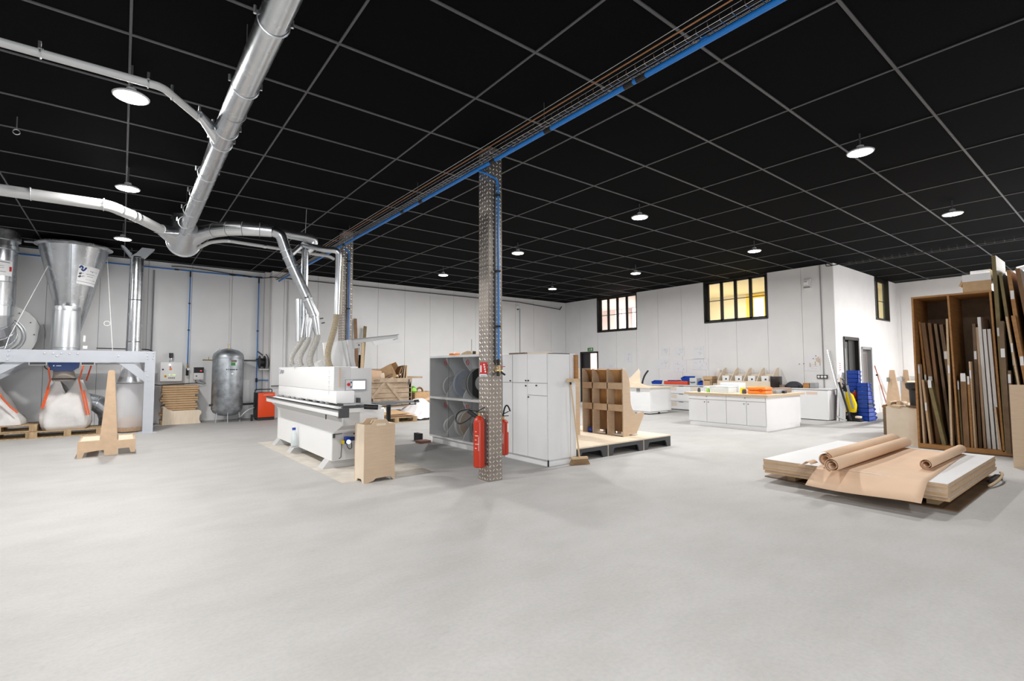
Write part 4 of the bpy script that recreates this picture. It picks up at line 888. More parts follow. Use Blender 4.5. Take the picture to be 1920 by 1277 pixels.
B('panel_face', LGREY, sc_, 2.61, 2.71, 7.285, 7.289, 1.135, 1.285); MB().lathe([(.022, 0), (.024, -.02)], (2.645, 7.285, 1.22), 14, 'y').build('emergency_stop', SIGN_RED, sc_)
for x, z, m in ((2.685, 1.25, INK_B), (2.685, 1.215, PAPER), (2.685, 1.18, INK_B), (2.70, 1.165, PAPER)): MB().lathe([(.011, 0), (.011, -.008)], (x, 7.285, z), 10, 'y').build('button', m, sc_)
B('scale_strip', mat('orange_scale', (.62, .40, .25), .5), t, 2.515, 2.53, 7.294, 7.30, 1.18, 1.47)
for k in range(9): B('scale_line', INK_G, t, 2.545, 2.585 + .012 * (k % 3), 7.296, 7.30, 1.17 + .03 * k, 1.172 + .03 * k)
MB().tube([(2.47, 7.30, 1.03), (2.47, 7.25, 1.03)], .022, 10).tube([(2.47, 7.25, 1.03), (2.56, 7.22, 1.06), (2.61, 7.22, 1.05)], .011, 8).build('clamp_lever', BLACK, t)
MB().tube([(2.325, 7.28, .735), (2.30, 7.20, .80)], .008, 6).build('release_lever', BLACK, t); MB().tube([(2.33, 10.3, .82), (2.31, 10.2, .815)], .012, 6).build('latch', SIGN_RED, t)
# infeed fence, rollers and feeder arm
B('fence_arm', DARK, t, 2.42, 2.80, 6.86, 6.93, .905, .94); MB().bar((2.45, 7.15, .945), (2.72, 6.84, .925), .06, .03).build('fence_rail', DARK, t); MB().tube([(2.72, 6.86, .915), (2.90, 6.80, .90)], .035, 12).build('roller_knob', BLACK, t)
B('guide_block', WHITE, t, 2.48, 2.72, 6.88, 6.95, .84, .90); MB().prism([(2.68, .69), (3.0, .69), (2.95, .80), (2.82, .83), (2.74, .80)], 7.0, 7.28).build('feed_gear', MGREY, t, smooth=False)
B('side_bracket', DARK, t, 2.76, 2.80, 7.20, 7.28, .95, 1.02); B('tape_magazine', LGREY, t, 2.85, 3.02, 6.95, 7.3, .72, .92, b=.02); MB().tube([(2.82, 7.0, .78), (2.83, 6.96, .72), (2.87, 6.94, .70)], .012, 6).build('hook_lever', BLACK, t)
# side support table
sp = MB().prism([(7.66, .905), (7.95, .905), (7.95, .86), (7.66, .86)], 3.02, 3.60, 'x').prism([(7.68, .905), (7.9, .905), (7.9, .875), (7.68, .875)], 3.60, 4.02, 'x').build('support_table', MGREY, t, smooth=False)
MB().tube([(3.1, 7.66, .83), (3.95, 7.66, .855)], .008, 8).tube([(3.93, 7.66, .90), (3.93, 7.66, .84)], .008, 6).build('support_rod', DARK, sp)
for a_, b_, r_ in (((3.02, 7.64, .93), (3.08, 7.64, .93), .02), ((3.16, 7.64, .88), (3.22, 7.64, .87), .022), ((3.90, 7.64, .91), (3.98, 7.64, .915), .014)): MB().tube([a_, b_], r_, 8).build('clamp_knob', BLACK, sp)
B('support_post', BLACK, sp, 3.46, 3.515, 7.72, 7.77, .02, .87); MB().lathe([(.12, 0), (.12, .015), (.03, .03)], (3.49, 7.75, 0), 16).build('post_foot', DARK, sp)
# upright cover, arm and work lamp on top
MB().prism([(2.741, 1.46), (3.182, 1.46), (3.062, 1.949), (2.86, 1.92), (2.68, 1.892)], 8.6, 8.64).build('open_cover', WHITE, t, smooth=False)
MB().prism([(3.154, 1.455), (3.22, 1.455), (3.127, 1.961), (3.062, 1.949)], 8.5, 8.64).build('cover_side', LGREY, t, smooth=False); MB().bar((2.99, 8.59, 1.935), (3.09, 8.59, 1.47), .05, .006).build('cover_rib', LGREY, t)
MB().prism([(2.62, 1.47), (2.74, 1.47), (2.67, 1.60), (2.59, 1.54)], 8.6, 8.8).build('rear_flap', LGREY, t, smooth=False)
MB().bar((3.08, 8.58, 1.915), (4.02, 8.58, 2.045), .07, .07).build('lamp_arm', LGREY, t); MB().bar((3.08, 8.56, 1.955), (4.03, 8.56, 2.085), .08, .008).build('arm_cap', MGREY, t)
MB().prism([(3.138, 1.905), (3.33, 1.892), (3.292, 1.824), (3.149, 1.793)], 8.55, 8.6).build('arm_bracket', LGREY, t, smooth=False); MB().lathe([(.012, 0), (.012, -.01)], (3.28, 8.55, 1.87), 8, 'y').build('pivot_bolt', BLACK, t)
lp = MB().prism([(3.506, 1.945), (4.001, 2.025), (4.044, 1.941), (3.537, 1.869)], 8.46, 8.53).build('work_lamp', WHITE, t, smooth=False)
MB().bar((3.88, 8.45, 1.975), (3.97, 8.45, 2.01), .008).build('lamp_clip', MGREY, lp)
# feet
for y in (10.28, 9.18, 7.42): MB().prism([(2.33, 0), (3.1, 0), (3.1, .12), (2.43, .12)], y, y + .22).build('foot', LGREY, t, smooth=False)
# air unit on the near end
B('regulator_body', BLUE_D, t, 2.60, 2.66, 7.22, 7.31, .36, .46); MB().lathe([(.03, 0), (.03, -.02)], (2.635, 7.22, .39), 14, 'y').build('air_gauge', SCREEN, t); B('regulator_end', YELLOW, t, 2.56, 2.59, 7.25, 7.31, .36, .41)
B('valve_block', BLUE_M, t, 2.67, 2.74, 7.24, 7.31, .40, .45); MB().tube(bez((2.68, 7.26, .40), (2.72, 7.2, .26), (2.62, 7.2, .25), (2.62, 7.25, .36), 12), .006, 6).tube([(2.56, 7.28, .36), (2.55, 7.28, .17), (2.52, 7.28, .15)], .006, 6).build('air_hose', DARK, t)
MB().bar((2.46, 7.31, .50), (2.56, 7.27, .51), .01).build('door_handle', DARK, t); B('hinge', DARK, t, 2.44, 2.47, 7.30, 7.325, .45, .52); MB().tube([(2.70, 7.2, .5), (2.77, 7.18, .53), (2.80, 7.2, .50)], .012, 6).build('hose_fitting', RUBBER, t)
tag(MB().add([(2.16, 10.9, .003), (2.25, 6.35, .003), (3.55, 6.3, .003), (3.5, 10.9, .003), (2.16, 10.9, .0), (2.25, 6.35, .0), (3.55, 6.3, .0), (3.5, 10.9, .0)], [(0, 1, 2, 3), (0, 4, 5, 1), (1, 5, 6, 2), (2, 6, 7, 3), (3, 7, 4, 0)]).build('machine_plinth', mat('dusty_concrete', (.56, .52, .46), .8, var=.15, scale=5), smooth=False), 'thin dusty pale base sheet under the edge banding machine', 'base')
t = thing('spray_bottle', 'clear spray bottle with green liquid standing by the machine foot', 'bottle', (2.33, 8.75, 0))
MB().lathe([(.045, .01), (.05, .03), (.05, .20), (.02, .27)], (2.36, 9.05, .13), 16).build('bottle_body', FILM_D, t); MB().lathe([(.044, .0), (.047, .10)], (2.36, 9.05, .145), 16).build('liquid', mat('green_liquid', (.35, .7, .45), .3), t)
B('spray_head', BLUE_D, t, 2.33, 2.38, 9.03, 9.07, .41, .45); MB().tube([(2.36, 9.05, .45), (2.36, 9.05, .52)], .012, 8).build('nozzle', PAPER, t)
B('bottle_shelf', LGREY, t, 2.30, 2.43, 8.98, 9.12, .12, .13)

t = lthing('plywood_bin', 'tall beige plywood bin with cut-out handles in front of the machine', 'bin', (2.455, 6.165, 0), .035)
hp = [(.0, .735), (.10, .735), (.15, .79), (.30, .79), (.34, .735), (.425, .735)]
ft = [(.425, 0), (.40, .005), (.37, .04), (.36, .05), (.16, .045), (.13, .02), (.05, .0), (.0, .0)]
for y in (0, .285): 
    pnl = MB().prism(hp + ft, y, y + .016).build('front_panel' if y == 0 else 'rear_panel', PLY, t, smooth=False)
    B('handle_slot', PLY_E if y else PLY_L, pnl, .16, .29, y - .001, y + .017, .715, .742)
for x in (0.0005, .408): 
    MB().prism([(.016, 0), (.06, 0), (.09, .04), (.21, .04), (.24, 0), (.285, 0), (.285, .735), (.016, .735)], x, x + .016, 'x').build('side_panel', PLY_L, t, smooth=False)
B('bottom_panel', PLY, t, .017, .408, .017, .284, .06, .075)
q = MB(); cx_ = .22
for s_ in (-1, 1): q.bar((cx_ + s_ * .07, .15, .735), (cx_ + s_ * .05, .15, .775), .012)
q.bar((cx_ - .05, .15, .775), (cx_ + .05, .15, .775), .014).build('inner_handle', PLY_L, t)

# ------------------------------------------------------------------ extinguishers and sign on the pillar
def extinguisher(label, x, y, z0, z1, r, hose):
    t = thing('fire_extinguisher', label, 'extinguisher', (x, y, z0), group='red fire extinguishers on the pillar')
    h = z1 - z0
    MB().lathe([(r * .85, 0), (r, .012), (r, h * .86), (r * .85, h * .94), (r * .35, h)], (x, y, z0), 24).build('cylinder', RED, t)
    MB().tube([(x, y, z1), (x, y, z1 + .05)], .02, 10).build('valve', BRASS, t); MB().bar((x - .02, y + .01, z1 + .06), (x + .04, y - .07, z1 + .11), .02, .012).bar((x - .03, y + .02, z1 + .045), (x + .04, y - .07, z1 + .05), .02, .010).build('lever', BLACK, t)
    MB().tube(hose, .011, 8).build('hose', BLACK, t)
    q = []
    for zz in (z0 + h * .34, z0 + h * .62):
        q.append([(x + (r + .001) * math.cos(a), y + (r + .001) * math.sin(a), zz) for a in [math.radians(-165 + 12 * k) for k in range(6)]])
    for k in range(5):
        zz = z0 + h * (.38 + .08 * k); MB().tube([(x + (r + .001) * math.cos(a), y + (r + .001) * math.sin(a), zz) for a in [math.radians(-168 + 9 * j) for j in range(3 + (k * 2) % 4)]], .004, 4).build('print_line', PAPER, t)
    MB().tube([(x + (r + .001) * math.cos(math.radians(-130)), y + (r + .001) * math.sin(math.radians(-130)), zz) for zz in (z0 + h * .33, z0 + h * .60)], .003, 4).build('print_line', PAPER, t)
    return t
e1 = extinguisher('red fire extinguisher hung on the left face of the pillar, hose coiled', 3.655, 5.345, .185, .84, .075,
    [(3.64, 5.36, .90)] + bez((3.62, 5.38, .90), (3.55, 5.55, .95), (3.50, 5.66, .90), (3.49, 5.65, .78), 8) + bez((3.49, 5.65, .78), (3.48, 5.60, .68), (3.54, 5.5, .75), (3.62, 5.42, .85), 8))
MB().tube([(3.57, 5.47, .90), (3.64, 5.37, .82)], .028, 10).build('discharge_horn', BLACK, e1); B('wall_bracket', DARK, e1, 3.70, 3.735, 5.30, 5.39, .25, .80)
e2 = extinguisher('red fire extinguisher with a white label on the far face of the pillar', 4.16, 5.50, .27, .75, .075, bez((4.16, 5.5, .80), (4.16, 5.46, 1.0), (4.2, 5.44, .96), (4.22, 5.42, .86), 8))
MB().sheet([[(4.16 + .0765 * math.cos(a), 5.5 + .0765 * math.sin(a), zz) for a in [math.radians(-80 + 15 * k) for k in range(5)]] for zz in (.58, .70)]).build('white_label', PAPER, e2); B('wall_bracket', DARK, e2, 3.955, 4.10, 5.46, 5.52, .4, .44)
t = thing('extinguisher_sign', 'small red extinguisher sign on the left face of the front pillar', 'sign', (3.73, 5.36, 1.35))
B('sign_plate', SIGN_RED, t, 3.722, 3.731, 5.275, 5.43, 1.38, 1.53); B('pictogram', PAPER, t, 3.7205, 3.722, 5.39, 5.415, 1.40, 1.49); B('sign_base', PAPER_B, t, 3.722, 3.731, 5.275, 5.43, 1.345, 1.375)
q = MB()
for k, (y, z) in enumerate(((5.33, 1.49), (5.32, 1.46), (5.31, 1.43), (5.30, 1.40))): q.box(3.7205, 3.722, y - .012, y + .015, z, z + .02)
q.build('flame_pictogram', PAPER, t, smooth=False); B('print_line', INK, t, 3.7205, 3.722, 5.29, 5.41, 1.352, 1.358)

# ------------------------------------------------------------------ smoked glass display cabinet
t = thing('display_cabinet', 'white cabinet with smoked glass sliding doors holding edge band coils', 'cabinet', (5.2, 7.7, 0))
xa, xb, ya, yb = 4.87, 5.46, 6.60, 8.88
B('top_panel', MELAMINE, t, xa, xb, ya, yb, 1.66, 1.70); B('base_panel', MELAMINE, t, xa, xb, ya, yb, .12, .155); B('plinth', MELAMINE, t, xa + .05, xb, ya, yb - .04, 0, .12)
B('end_panel', MELAMINE, t, xa, xb, yb - .02, yb, .155, 1.66); B('end_panel', MELAMINE, t, xa, xb, ya, ya + .02, .155, 1.66); B('back_panel', mat('grey_back', (.60, .61, .60), .6), t, xb - .02, xb, ya, yb, .12, 1.70); B('middle_shelf', MELAMINE, t, xa, xb, ya, yb, .865, .90)
for z0, z1 in ((.155, .865), (.90, 1.66)):
    for k, y in enumerate((8.28, 7.68, 7.10)):
        pr = [(xb - .02, z0)]; n = 20; hh = z1 - z0
        for i in range(n + 1):
            v = i / n; pr.append((xa + .04 + .20 * (0.5 - 0.5 * math.cos(2 * PI * min(1, max(0, v)))) , z0 + hh * v))
        wv = MB().tube([(a_, y + .009, b_) for a_, b_ in pr[1:]], .010, 6); pr.append((xb - .02, z1)); dv_ = MB().prism(pr, y, y + .018).build('wavy_divider', MELAMINE, t, smooth=False); wv.build('white_edging', WHITE, dv_)
for z0, z1, yy in ((.16, .86, ((8.86, 8.12), (8.16, 7.34), (7.40, 6.62))), (.905, 1.655, ((8.86, 8.12), (8.16, 7.34)))):
    for k, (y1, y0) in enumerate(yy):
        g = B('glass_door', GLASS, t, xa - .012 + .012 * (k % 2), xa - .006 + .012 * (k % 2), y0, y1, z0, z1)
        MB().torus((xa - .013, y1 - .62 if k < 1 else y0 + .13, z1 - .10), .045, .006, 'x', 18, 5).bar((xa - .013, (y1 - .62 if k < 1 else y0 + .13) - .03, z1 - .13), (xa - .013, (y1 - .62 if k < 1 else y0 + .13) + .03, z1 - .07), .010, .002).build('no_entry_mark', mat('red_print', (.35, .03, .04), .5), g)
for k in range(3): B('track', LGREY, t, xa - .014, xa + .01, ya, yb - .02, (.155, .862, 1.655)[k], (.162, .905, 1.662)[k])
def coil(y, z, R, w, m, lab, x=5.18):
    c = thing('edge_band_coil', lab, 'coil', (x, y, z - R), group='edge band coils in the display cabinet')
    MB().lathe([(R * .5, 0), (R, 0), (R, w), (R * .5, w)], (x, y, z), 28, 'y', caps=False).add([], []).build('tape', m, c); MB().torus((x, y + w / 2, z), R * .98, .008, 'y', 28, 5).build('rim', PAPER, c); MB().torus((x, y + w / 2, z), R * .5, .01, 'y', 24, 5).build('core', LGREY, c)
coil(8.55, .16 + .16, .15, .06, PAPER, 'small white edge band coil low down at the left end of the cabinet'); coil(8.36, .155 + .20, .20, .05, LGREY, 'grey edge band coil low down beside the small white coil')
coil(7.98, .155 + .24, .24, .08, MELAMINE, 'white edge band coil in the middle lower bay of the cabinet'); coil(7.80, .155 + .27, .27, .04, PLY, 'wood coloured edge band coil in the lower bay'); coil(7.42, .155 + .25, .25, .10, mat('dark_coil', (.10, .10, .11), .5), 'dark edge band coil in the lower right bay')
coil(8.5, .90 + .2, .20, .06, LGREY, 'pale grey edge band coil in the upper left bay'); coil(8.0, .90 + .26, .26, .08, mat('blue_grey_coil', (.35, .40, .5), .4), 'blue-grey edge band coil in the upper middle bay'); coil(7.5, .90 + .28, .28, .10, mat('black_coil', (.02, .02, .022), .4), 'black edge band coil in the upper bay near the pillar'); coil(6.95, .90 + .2, .19, .07, PAPER, 'white edge band coil behind the pillar edge', 5.1)
tag(MB().rbox(4.98, 5.10, 8.10, 8.32, 1.70, 1.745, b=.01).build('orange_tool', ORANGE_C), 'orange hand tool lying on the display cabinet', 'tool')
t = thing('wooden_block', 'curved wooden block with an upright pin on the display cabinet', 'block', (5.0, 7.75, 1.70)); MB().prism([(7.45, 1.70), (7.88, 1.70), (7.80, 1.74), (7.65, 1.77), (7.52, 1.76)], 4.96, 5.10, 'x').build('block_body', PLY_E, t); MB().tube([(5.0, 7.56, 1.76), (5.0, 7.56, 1.98)], .004, 6).build('pin', DARK, t); B('dark_end', BLACK, t, 4.95, 5.0, 7.42, 7.45, 1.70, 1.76)
for k, (x0, x1, y0, y1, l) in enumerate(((4.3, 4.75, 8.95, 9.05, 'low dark rubber block on the floor left of the display cabinet'),)):
    tag(MB().box(4.72, 4.80, 9.02, 9.25, 0, .15).build('rubber_block', RUBBER, smooth=False), l, 'block')
tag(MB().box(4.60, 4.82, 8.72, 8.95, 0, .045).build('wood_offcut', mat('red_brown_wood', (.23, .10, .07), .6), smooth=False), 'red-brown wood offcut on the floor at the cabinet corner', 'offcut')

# ------------------------------------------------------------------ tall white cabinet
t = thing('tall_cabinet', 'tall white melamine cabinet with doors and a drawer behind the pillar', 'cabinet', (5.2, 6, 0))
c0 = 4.95
B('carcass', MGREY, t, c0 + .02, 5.53, 5.482, 6.56, .10, 1.665); B('top_panel', MELAMINE, t, c0, 5.54, 5.47, 6.56, 1.665, 1.675); B('plinth', MELAMINE, t, c0 + .05, 5.50, 5.50, 6.56, 0, .10); B('plinth_corner', BLACK, t, c0 + .035, c0 + .05, 5.492, 5.51, 0, .10)  # carcass coloured grey so the gaps between the doors look shaded
def door(y0, y1, z0, z1, name='door', ky=None, kz=None):
    d = B(name, MELAMINE, t, c0, c0 + .019, y0 + .0035, y1 - .0035, z0 + .0035, z1 - .0035)
    if ky is not None: MB().lathe([(.010, 0), (.012, -.018)], (c0, ky, kz), 10, 'x').build('knob', BLACK, d)
door(6.30, 6.56, 1.225, 1.67, ky=6.34, kz=1.25); door(6.30, 6.56, .10, 1.225)
door(5.92, 6.29, 1.225, 1.67, ky=5.95, kz=1.26); door(5.92, 6.29, .10, 1.225, ky=5.95, kz=1.18); door(5.48, 5.92, 1.225, 1.67, ky=5.89, kz=1.26)
door(5.48, 5.92, 1.04, 1.225, 'drawer', 5.70, 1.19); door(5.48, 5.92, .10, 1.04, ky=5.89, kz=1.01)
B('side_panel', MELAMINE, t, c0 + .02, 5.42, 5.47, 5.481, .10, 1.675); B('side_strip', MELAMINE, t, 5.425, 5.54, 5.465, 5.481, .10, 1.675)
for k, (a, b_, m) in enumerate(((6.45, 6.05, BROWN2), (6.1, 5.55, PLY_L))): tag(MB().box(5.0 + .06 * k, 5.06 + .06 * k, b_, a, 1.675, 1.70).build('wood_strip', m, smooth=False), ('dark wood strip lying on the tall white cabinet', 'pale wood strip lying on the tall white cabinet')[k], 'strip')
tag(MB().box(5.50, 5.56, 5.42, 5.464, 1.25, 1.655).build('wood_plank', OAK, smooth=False), 'short brown plank fixed to the right edge of the tall cabinet', 'plank')
tag(MB().box(5.30, 5.56, 5.38, 5.42, 1.24, 1.29).build('wooden_bracket', PLY_E, smooth=False), 'small wooden crosspiece holding the broom handle on the cabinet side', 'bracket')
t = thing('push_broom', 'broom with pale handle and brown bristles leaning on the tall cabinet', 'broom', (5.45, 5.3, 0))
MB().tube([(5.47, 5.33, .11), (5.37, 5.40, 1.20)], .012, 10).build('handle', BROOMW, t); MB().tube([(5.37, 5.40, 1.20), (5.365, 5.405, 1.28)], .016, 8).build('grip_end', BLACK, t)
R_ = Matrix.Rotation(-.35, 3, 'Z'); MB().obox((5.47, 5.33, .10), (.26, .055, .03), R_).build('head', BROOMW, t)
q = MB()
for i in range(14):
    for j in range(3):
        a = R_ @ Vector((-.12 + i * .0185, -.018 + j * .018, 0)); s_ = R_ @ Vector((-.15 + i * .0235, -.035 + j * .035, 0)); q.tube([(5.47 + a.x, 5.33 + a.y, .09), (5.47 + s_.x, 5.33 + s_.y, .0)], .008, 4)
stuff(q.build('bristles', BRISTLE, t))

# ------------------------------------------------------------------ wooden crate and packing waste behind the machine
t = thing('wooden_crate', 'weathered wooden crate with crossed diagonal battens full of scrap', 'crate', (6.0, 13.7, 0))
for k in range(6): B('side_board', CRATE, t, 5.25 if k != 1 else 5.62, 6.78, 13.5, 13.525, .33 + k * .142, .33 + k * .142 + .128)
MB().bar((5.98, 13.49, 1.10), (5.58, 13.49, .62), .08, .022, (0, 1, 0)).build('batten', CRATE, t); MB().bar((5.98, 13.49, 1.10), (6.55, 13.49, .42), .08, .022, (0, 1, 0)).build('batten', CRATE, t)
B('top_rail', CRATE, t, 5.25, 6.80, 13.47, 13.53, 1.06, 1.18); B('corner_post', CRATE, t, 6.72, 6.80, 13.5, 13.58, .2, 1.16); B('corner_post', CRATE, t, 5.2, 5.28, 13.5, 13.58, .2, 1.16); B('hasp', DARK, t, 6.68, 6.72, 13.46, 13.47, .98, 1.14)
for k in range(6): B('end_board', CRATE, t, 6.76, 6.785, 13.53, 14.3, .33 + k * .142, .33 + k * .142 + .128)
B('rear_panel', CRATE, t, 5.25, 6.78, 14.28, 14.3, .3, 1.45); B('floor_panel', CRATE, t, 5.25, 6.78, 13.5, 14.3, .18, .2); 
for x in (5.3, 5.9, 6.6): B('skid', CRATE, t, x, x + .1, 13.5, 14.3, 0, .18)
wear_text('4095', .10, BROWN2, t, (5.60, 13.468, 1.08), (PI / 2, 0, 0))
B('dark_gap_panel', INK_B if False else mat('gap_shade', (.09, .10, .12), .6), t, 5.86, 6.22, 13.49, 13.498, .42, .53)  # dark sheet laid on the boards stands for the shade in a gap
def card_box(label, c, size, rx, ry, rz, op=True, m=CARD):
    R = Euler((rx, ry, rz)).to_matrix(); b = thing('cardboard_box', label, 'box', c); w, d, h = size; th = .008
    for nm, off, sz in (('side', (-w / 2, 0, 0), (th, d, h)), ('side', (w / 2, 0, 0), (th, d, h)), ('side', (0, -d / 2, 0), (w, th, h)), ('side', (0, d / 2, 0), (w, th, h)), ('bottom', (0, 0, -h / 2), (w, d, th))):
        MB().obox(Vector(c) + R @ Vector(off), sz, R).build(nm, m, b, smooth=False)
    if not op: MB().obox(Vector(c) + R @ Vector((0, 0, h / 2)), (w, d, th), R).build('lid', m, b, smooth=False)
    return b
card_box('open cardboard box tipped over on top of the wooden crate', (6.27, 13.75, 1.36), (.42, .40, .36), .35, 1.1, -.5, True)
tag(MB().obox((5.72, 13.6, 1.28), (.32, .03, .24), Euler((.2, .1, 0)).to_matrix()).build('card_sheet', MATS['kraft_paper'], smooth=False), 'pale orange card sheet sticking out of the crate beside the machine', 'card')
tag(MB().obox((5.93, 13.62, 1.24), (.12, .06, .16), Euler((.2, -.2, 0)).to_matrix()).build('wood_offcut', PLY_L, smooth=False), 'pale wood offcut in the crate beside the card sheet', 'offcut')
for k, (x, z, r, m, l) in enumerate(((6.42, 1.30, .35, BROWN, 'brown'), (6.50, 1.32, .25, BROWN2, 'dark brown'), (6.58, 1.33, .12, CRATE, 'pale brown'), (6.66, 1.34, .05, PLY_E, 'tan'), (6.12, 1.24, 1.0, BROWN2, 'grey-brown tilted'), (6.3, 1.22, 1.2, PLY_L, 'cream tilted'))):
    tag(MB().obox((x, 13.68, z), (.035, .3, .42), Euler((0, r, 0)).to_matrix()).build('scrap_board', m, smooth=False), l + ' scrap board standing in the wooden crate', 'board', 'scrap boards in the crate')
tag(MB().bar((6.6, 13.7, 1.20), (7.2, 13.6, 1.19), .06).build('long_batten', CRATE, smooth=False), 'long batten sticking out of the crate to the right', 'batten')
card_box('open orange-brown cardboard box on the floor right of the crate', (7.35, 14.0, .53), (.62, .5, .42), 0, 0, .0, True, MATS['kraft_paper'] if False else CARD)
t = thing('tape_roll', 'brown tape roll standing in the cardboard box right of the crate', 'tape', (7.3, 13.95, .74)); MB().torus((7.30, 13.95, .76), .10, .03, 'y', 20, 8).build('roll', BROWN, t)
tag(MB().lathe([(.06, 0), (.13, .05), (.10, .14), (.03, .2)], (7.0, 13.8, .72), 12).build('green_film', GREEN), 'crumpled bright green film beside the wooden crate', 'film')
tag(MB().box(7.02, 7.7, 13.72, 14.3, 0, .31).build('box_support', CARD, smooth=False), 'closed cardboard box underneath the open box by the crate', 'box')
# crumpled white sheeting and flattened card
def crumple(name, label, cat, x0, x1, y0, y1, zf, m, nx=16, ny=12, amp=.05, seed=1):
    rnd = random.Random(seed); g = []
    for i in range(ny):
        row = []
        for j in range(nx):
            u, v = j / (nx - 1), i / (ny - 1); row.append((x0 + (x1 - x0) * u + rnd.uniform(-.02, .02), y0 + (y1 - y0) * v + rnd.uniform(-.02, .02), max(.004, zf(u, v) + rnd.uniform(-amp, amp))))
        g.append(row)
    o = MB().sheet(g).build(name, m, ang=70); sm = o.modifiers.new('sub', 'SUBSURF'); sm.levels = 1; sm.render_levels = 2
    so = o.modifiers.new('thick', 'SOLIDIFY'); so.thickness = .004
    return tag(o, label, cat)
crumple('plastic_sheeting', 'crumpled white plastic sheeting heaped beside the wooden crate', 'sheeting', 6.35, 7.55, 12.6, 13.6, lambda u, v: .06 + .50 * math.exp(-((u - .55) ** 2) * 7) * min(1, v * 1.6), mat('white_sheeting', (.75, .74, .76), .4), amp=.035, seed=4)
crumple('crumpled_wrap', 'crumpled kraft paper lying over the sheeting by the box', 'paper', 6.8, 7.6, 13.2, 13.68, lambda u, v: .45 + .15 * u, KRAFT, 8, 6, .03, 9)
crumple('white_wrap', 'rounded white wrapping bundle at the foot of the crate', 'wrapping', 5.35, 5.95, 13.0, 13.45, lambda u, v: .05 + .42 * math.sin(PI * u) * math.sin(PI * min(1, v + .2)), mat('offwhite_wrap', (.70, .68, .64), .6), 10, 8, .02, 11)
euro_pallet('pallet', 'wooden pallet with flattened card in front of the crate', (5.85, 12.85, 0), 0.0, 'pallets')
for k, (z, r, dx, m) in enumerate(((.15, .05, 0, CARD), (.19, -.08, .1, KRAFT), (.235, .12, -.1, CARD))): tag(MB().obox((5.85 + dx, 12.9, z + .01), (1.0, .75, .012), Euler((.03 * k, .05 - .03 * k, r)).to_matrix()).build('flat_card', m, smooth=False), ('lowest', 'middle', 'uppermost')[k] + ' flattened card sheet on the pallet before the crate', 'card', 'flattened card on the pallet')
# boards leaning on the back wall behind the far pillar
for k, (x, zt, lean, m, l) in enumerate(((5.83, 3.0, 0, BROWN2, 'dark narrow board leaning on the back wall beside the far pillar'), (5.98, 3.1, .02, BROWN, 'tall brown board leaning on the back wall beside the far pillar'), (6.12, 2.86, .20, OLIVE, 'grey-green board leaning at an angle on the back wall'), (6.02, 1.9, .12, BLACK, 'black strip among the boards leaning on the back wall'), (6.06, 2.3, .14, PLY_E, 'pale board leaning on the back wall behind the lamp arm'))):
    tag(MB().bar((x - lean * .9, 15.55 - .06 * k, 0), (x + lean, 16.05 - .06 * k, zt), .10, .03, (0, 1, 0)).build('leaning_board', m, smooth=False), l, 'board', 'boards leaning on the back wall')

# ------------------------------------------------------------------ low platforms and plywood bench shelves
def platform(x0, x1, label):
    t = thing('low_platform', label, 'platform', ((x0 + x1) / 2, 6.5, 0), group='low platforms with dark grey sides')
    y0, y1 = 5.52, 7.6
    B('top_board', PLY_L, t, x0 + .005, x1 - .005, y0, y1, .185, .205)
    w = x1 - x0
    pr = [(x0 + .01, 0), (x0 + .12, 0), (x0 + .14, .08), (x0 + .17, .12), (x1 - .17, .12), (x1 - .14, .08), (x1 - .12, 0), (x1 - .01, 0), (x1 - .01, .185), (x0 + .01, .185)]
    MB().prism(pr, y0 + .01, y0 + .035).build('front_rail', DARK, t, smooth=False); MB().prism(pr, y1 - .035, y1 - .01).build('rear_rail', DARK, t, smooth=False)
    B('side_rail', DARK, t, x0 + .01, x0 + .035, y0 + .04, y1 - .04, 0, .185); B('side_rail', DARK, t, x1 - .035, x1 - .01, y0 + .04, y1 - .04, 0, .185)
    B('edge_strip', PLY_L, t, x0 + .001, x0 + .009, y0 + .005, y1, 0, .205)
platform(5.57, 6.34, 'low platform nearest the broom, dark grey side with cut-out'); platform(6.345, 7.28, 'middle low platform under the plywood shelving'); platform(7.285, 8.10, 'low platform at the right end, beside open floor')
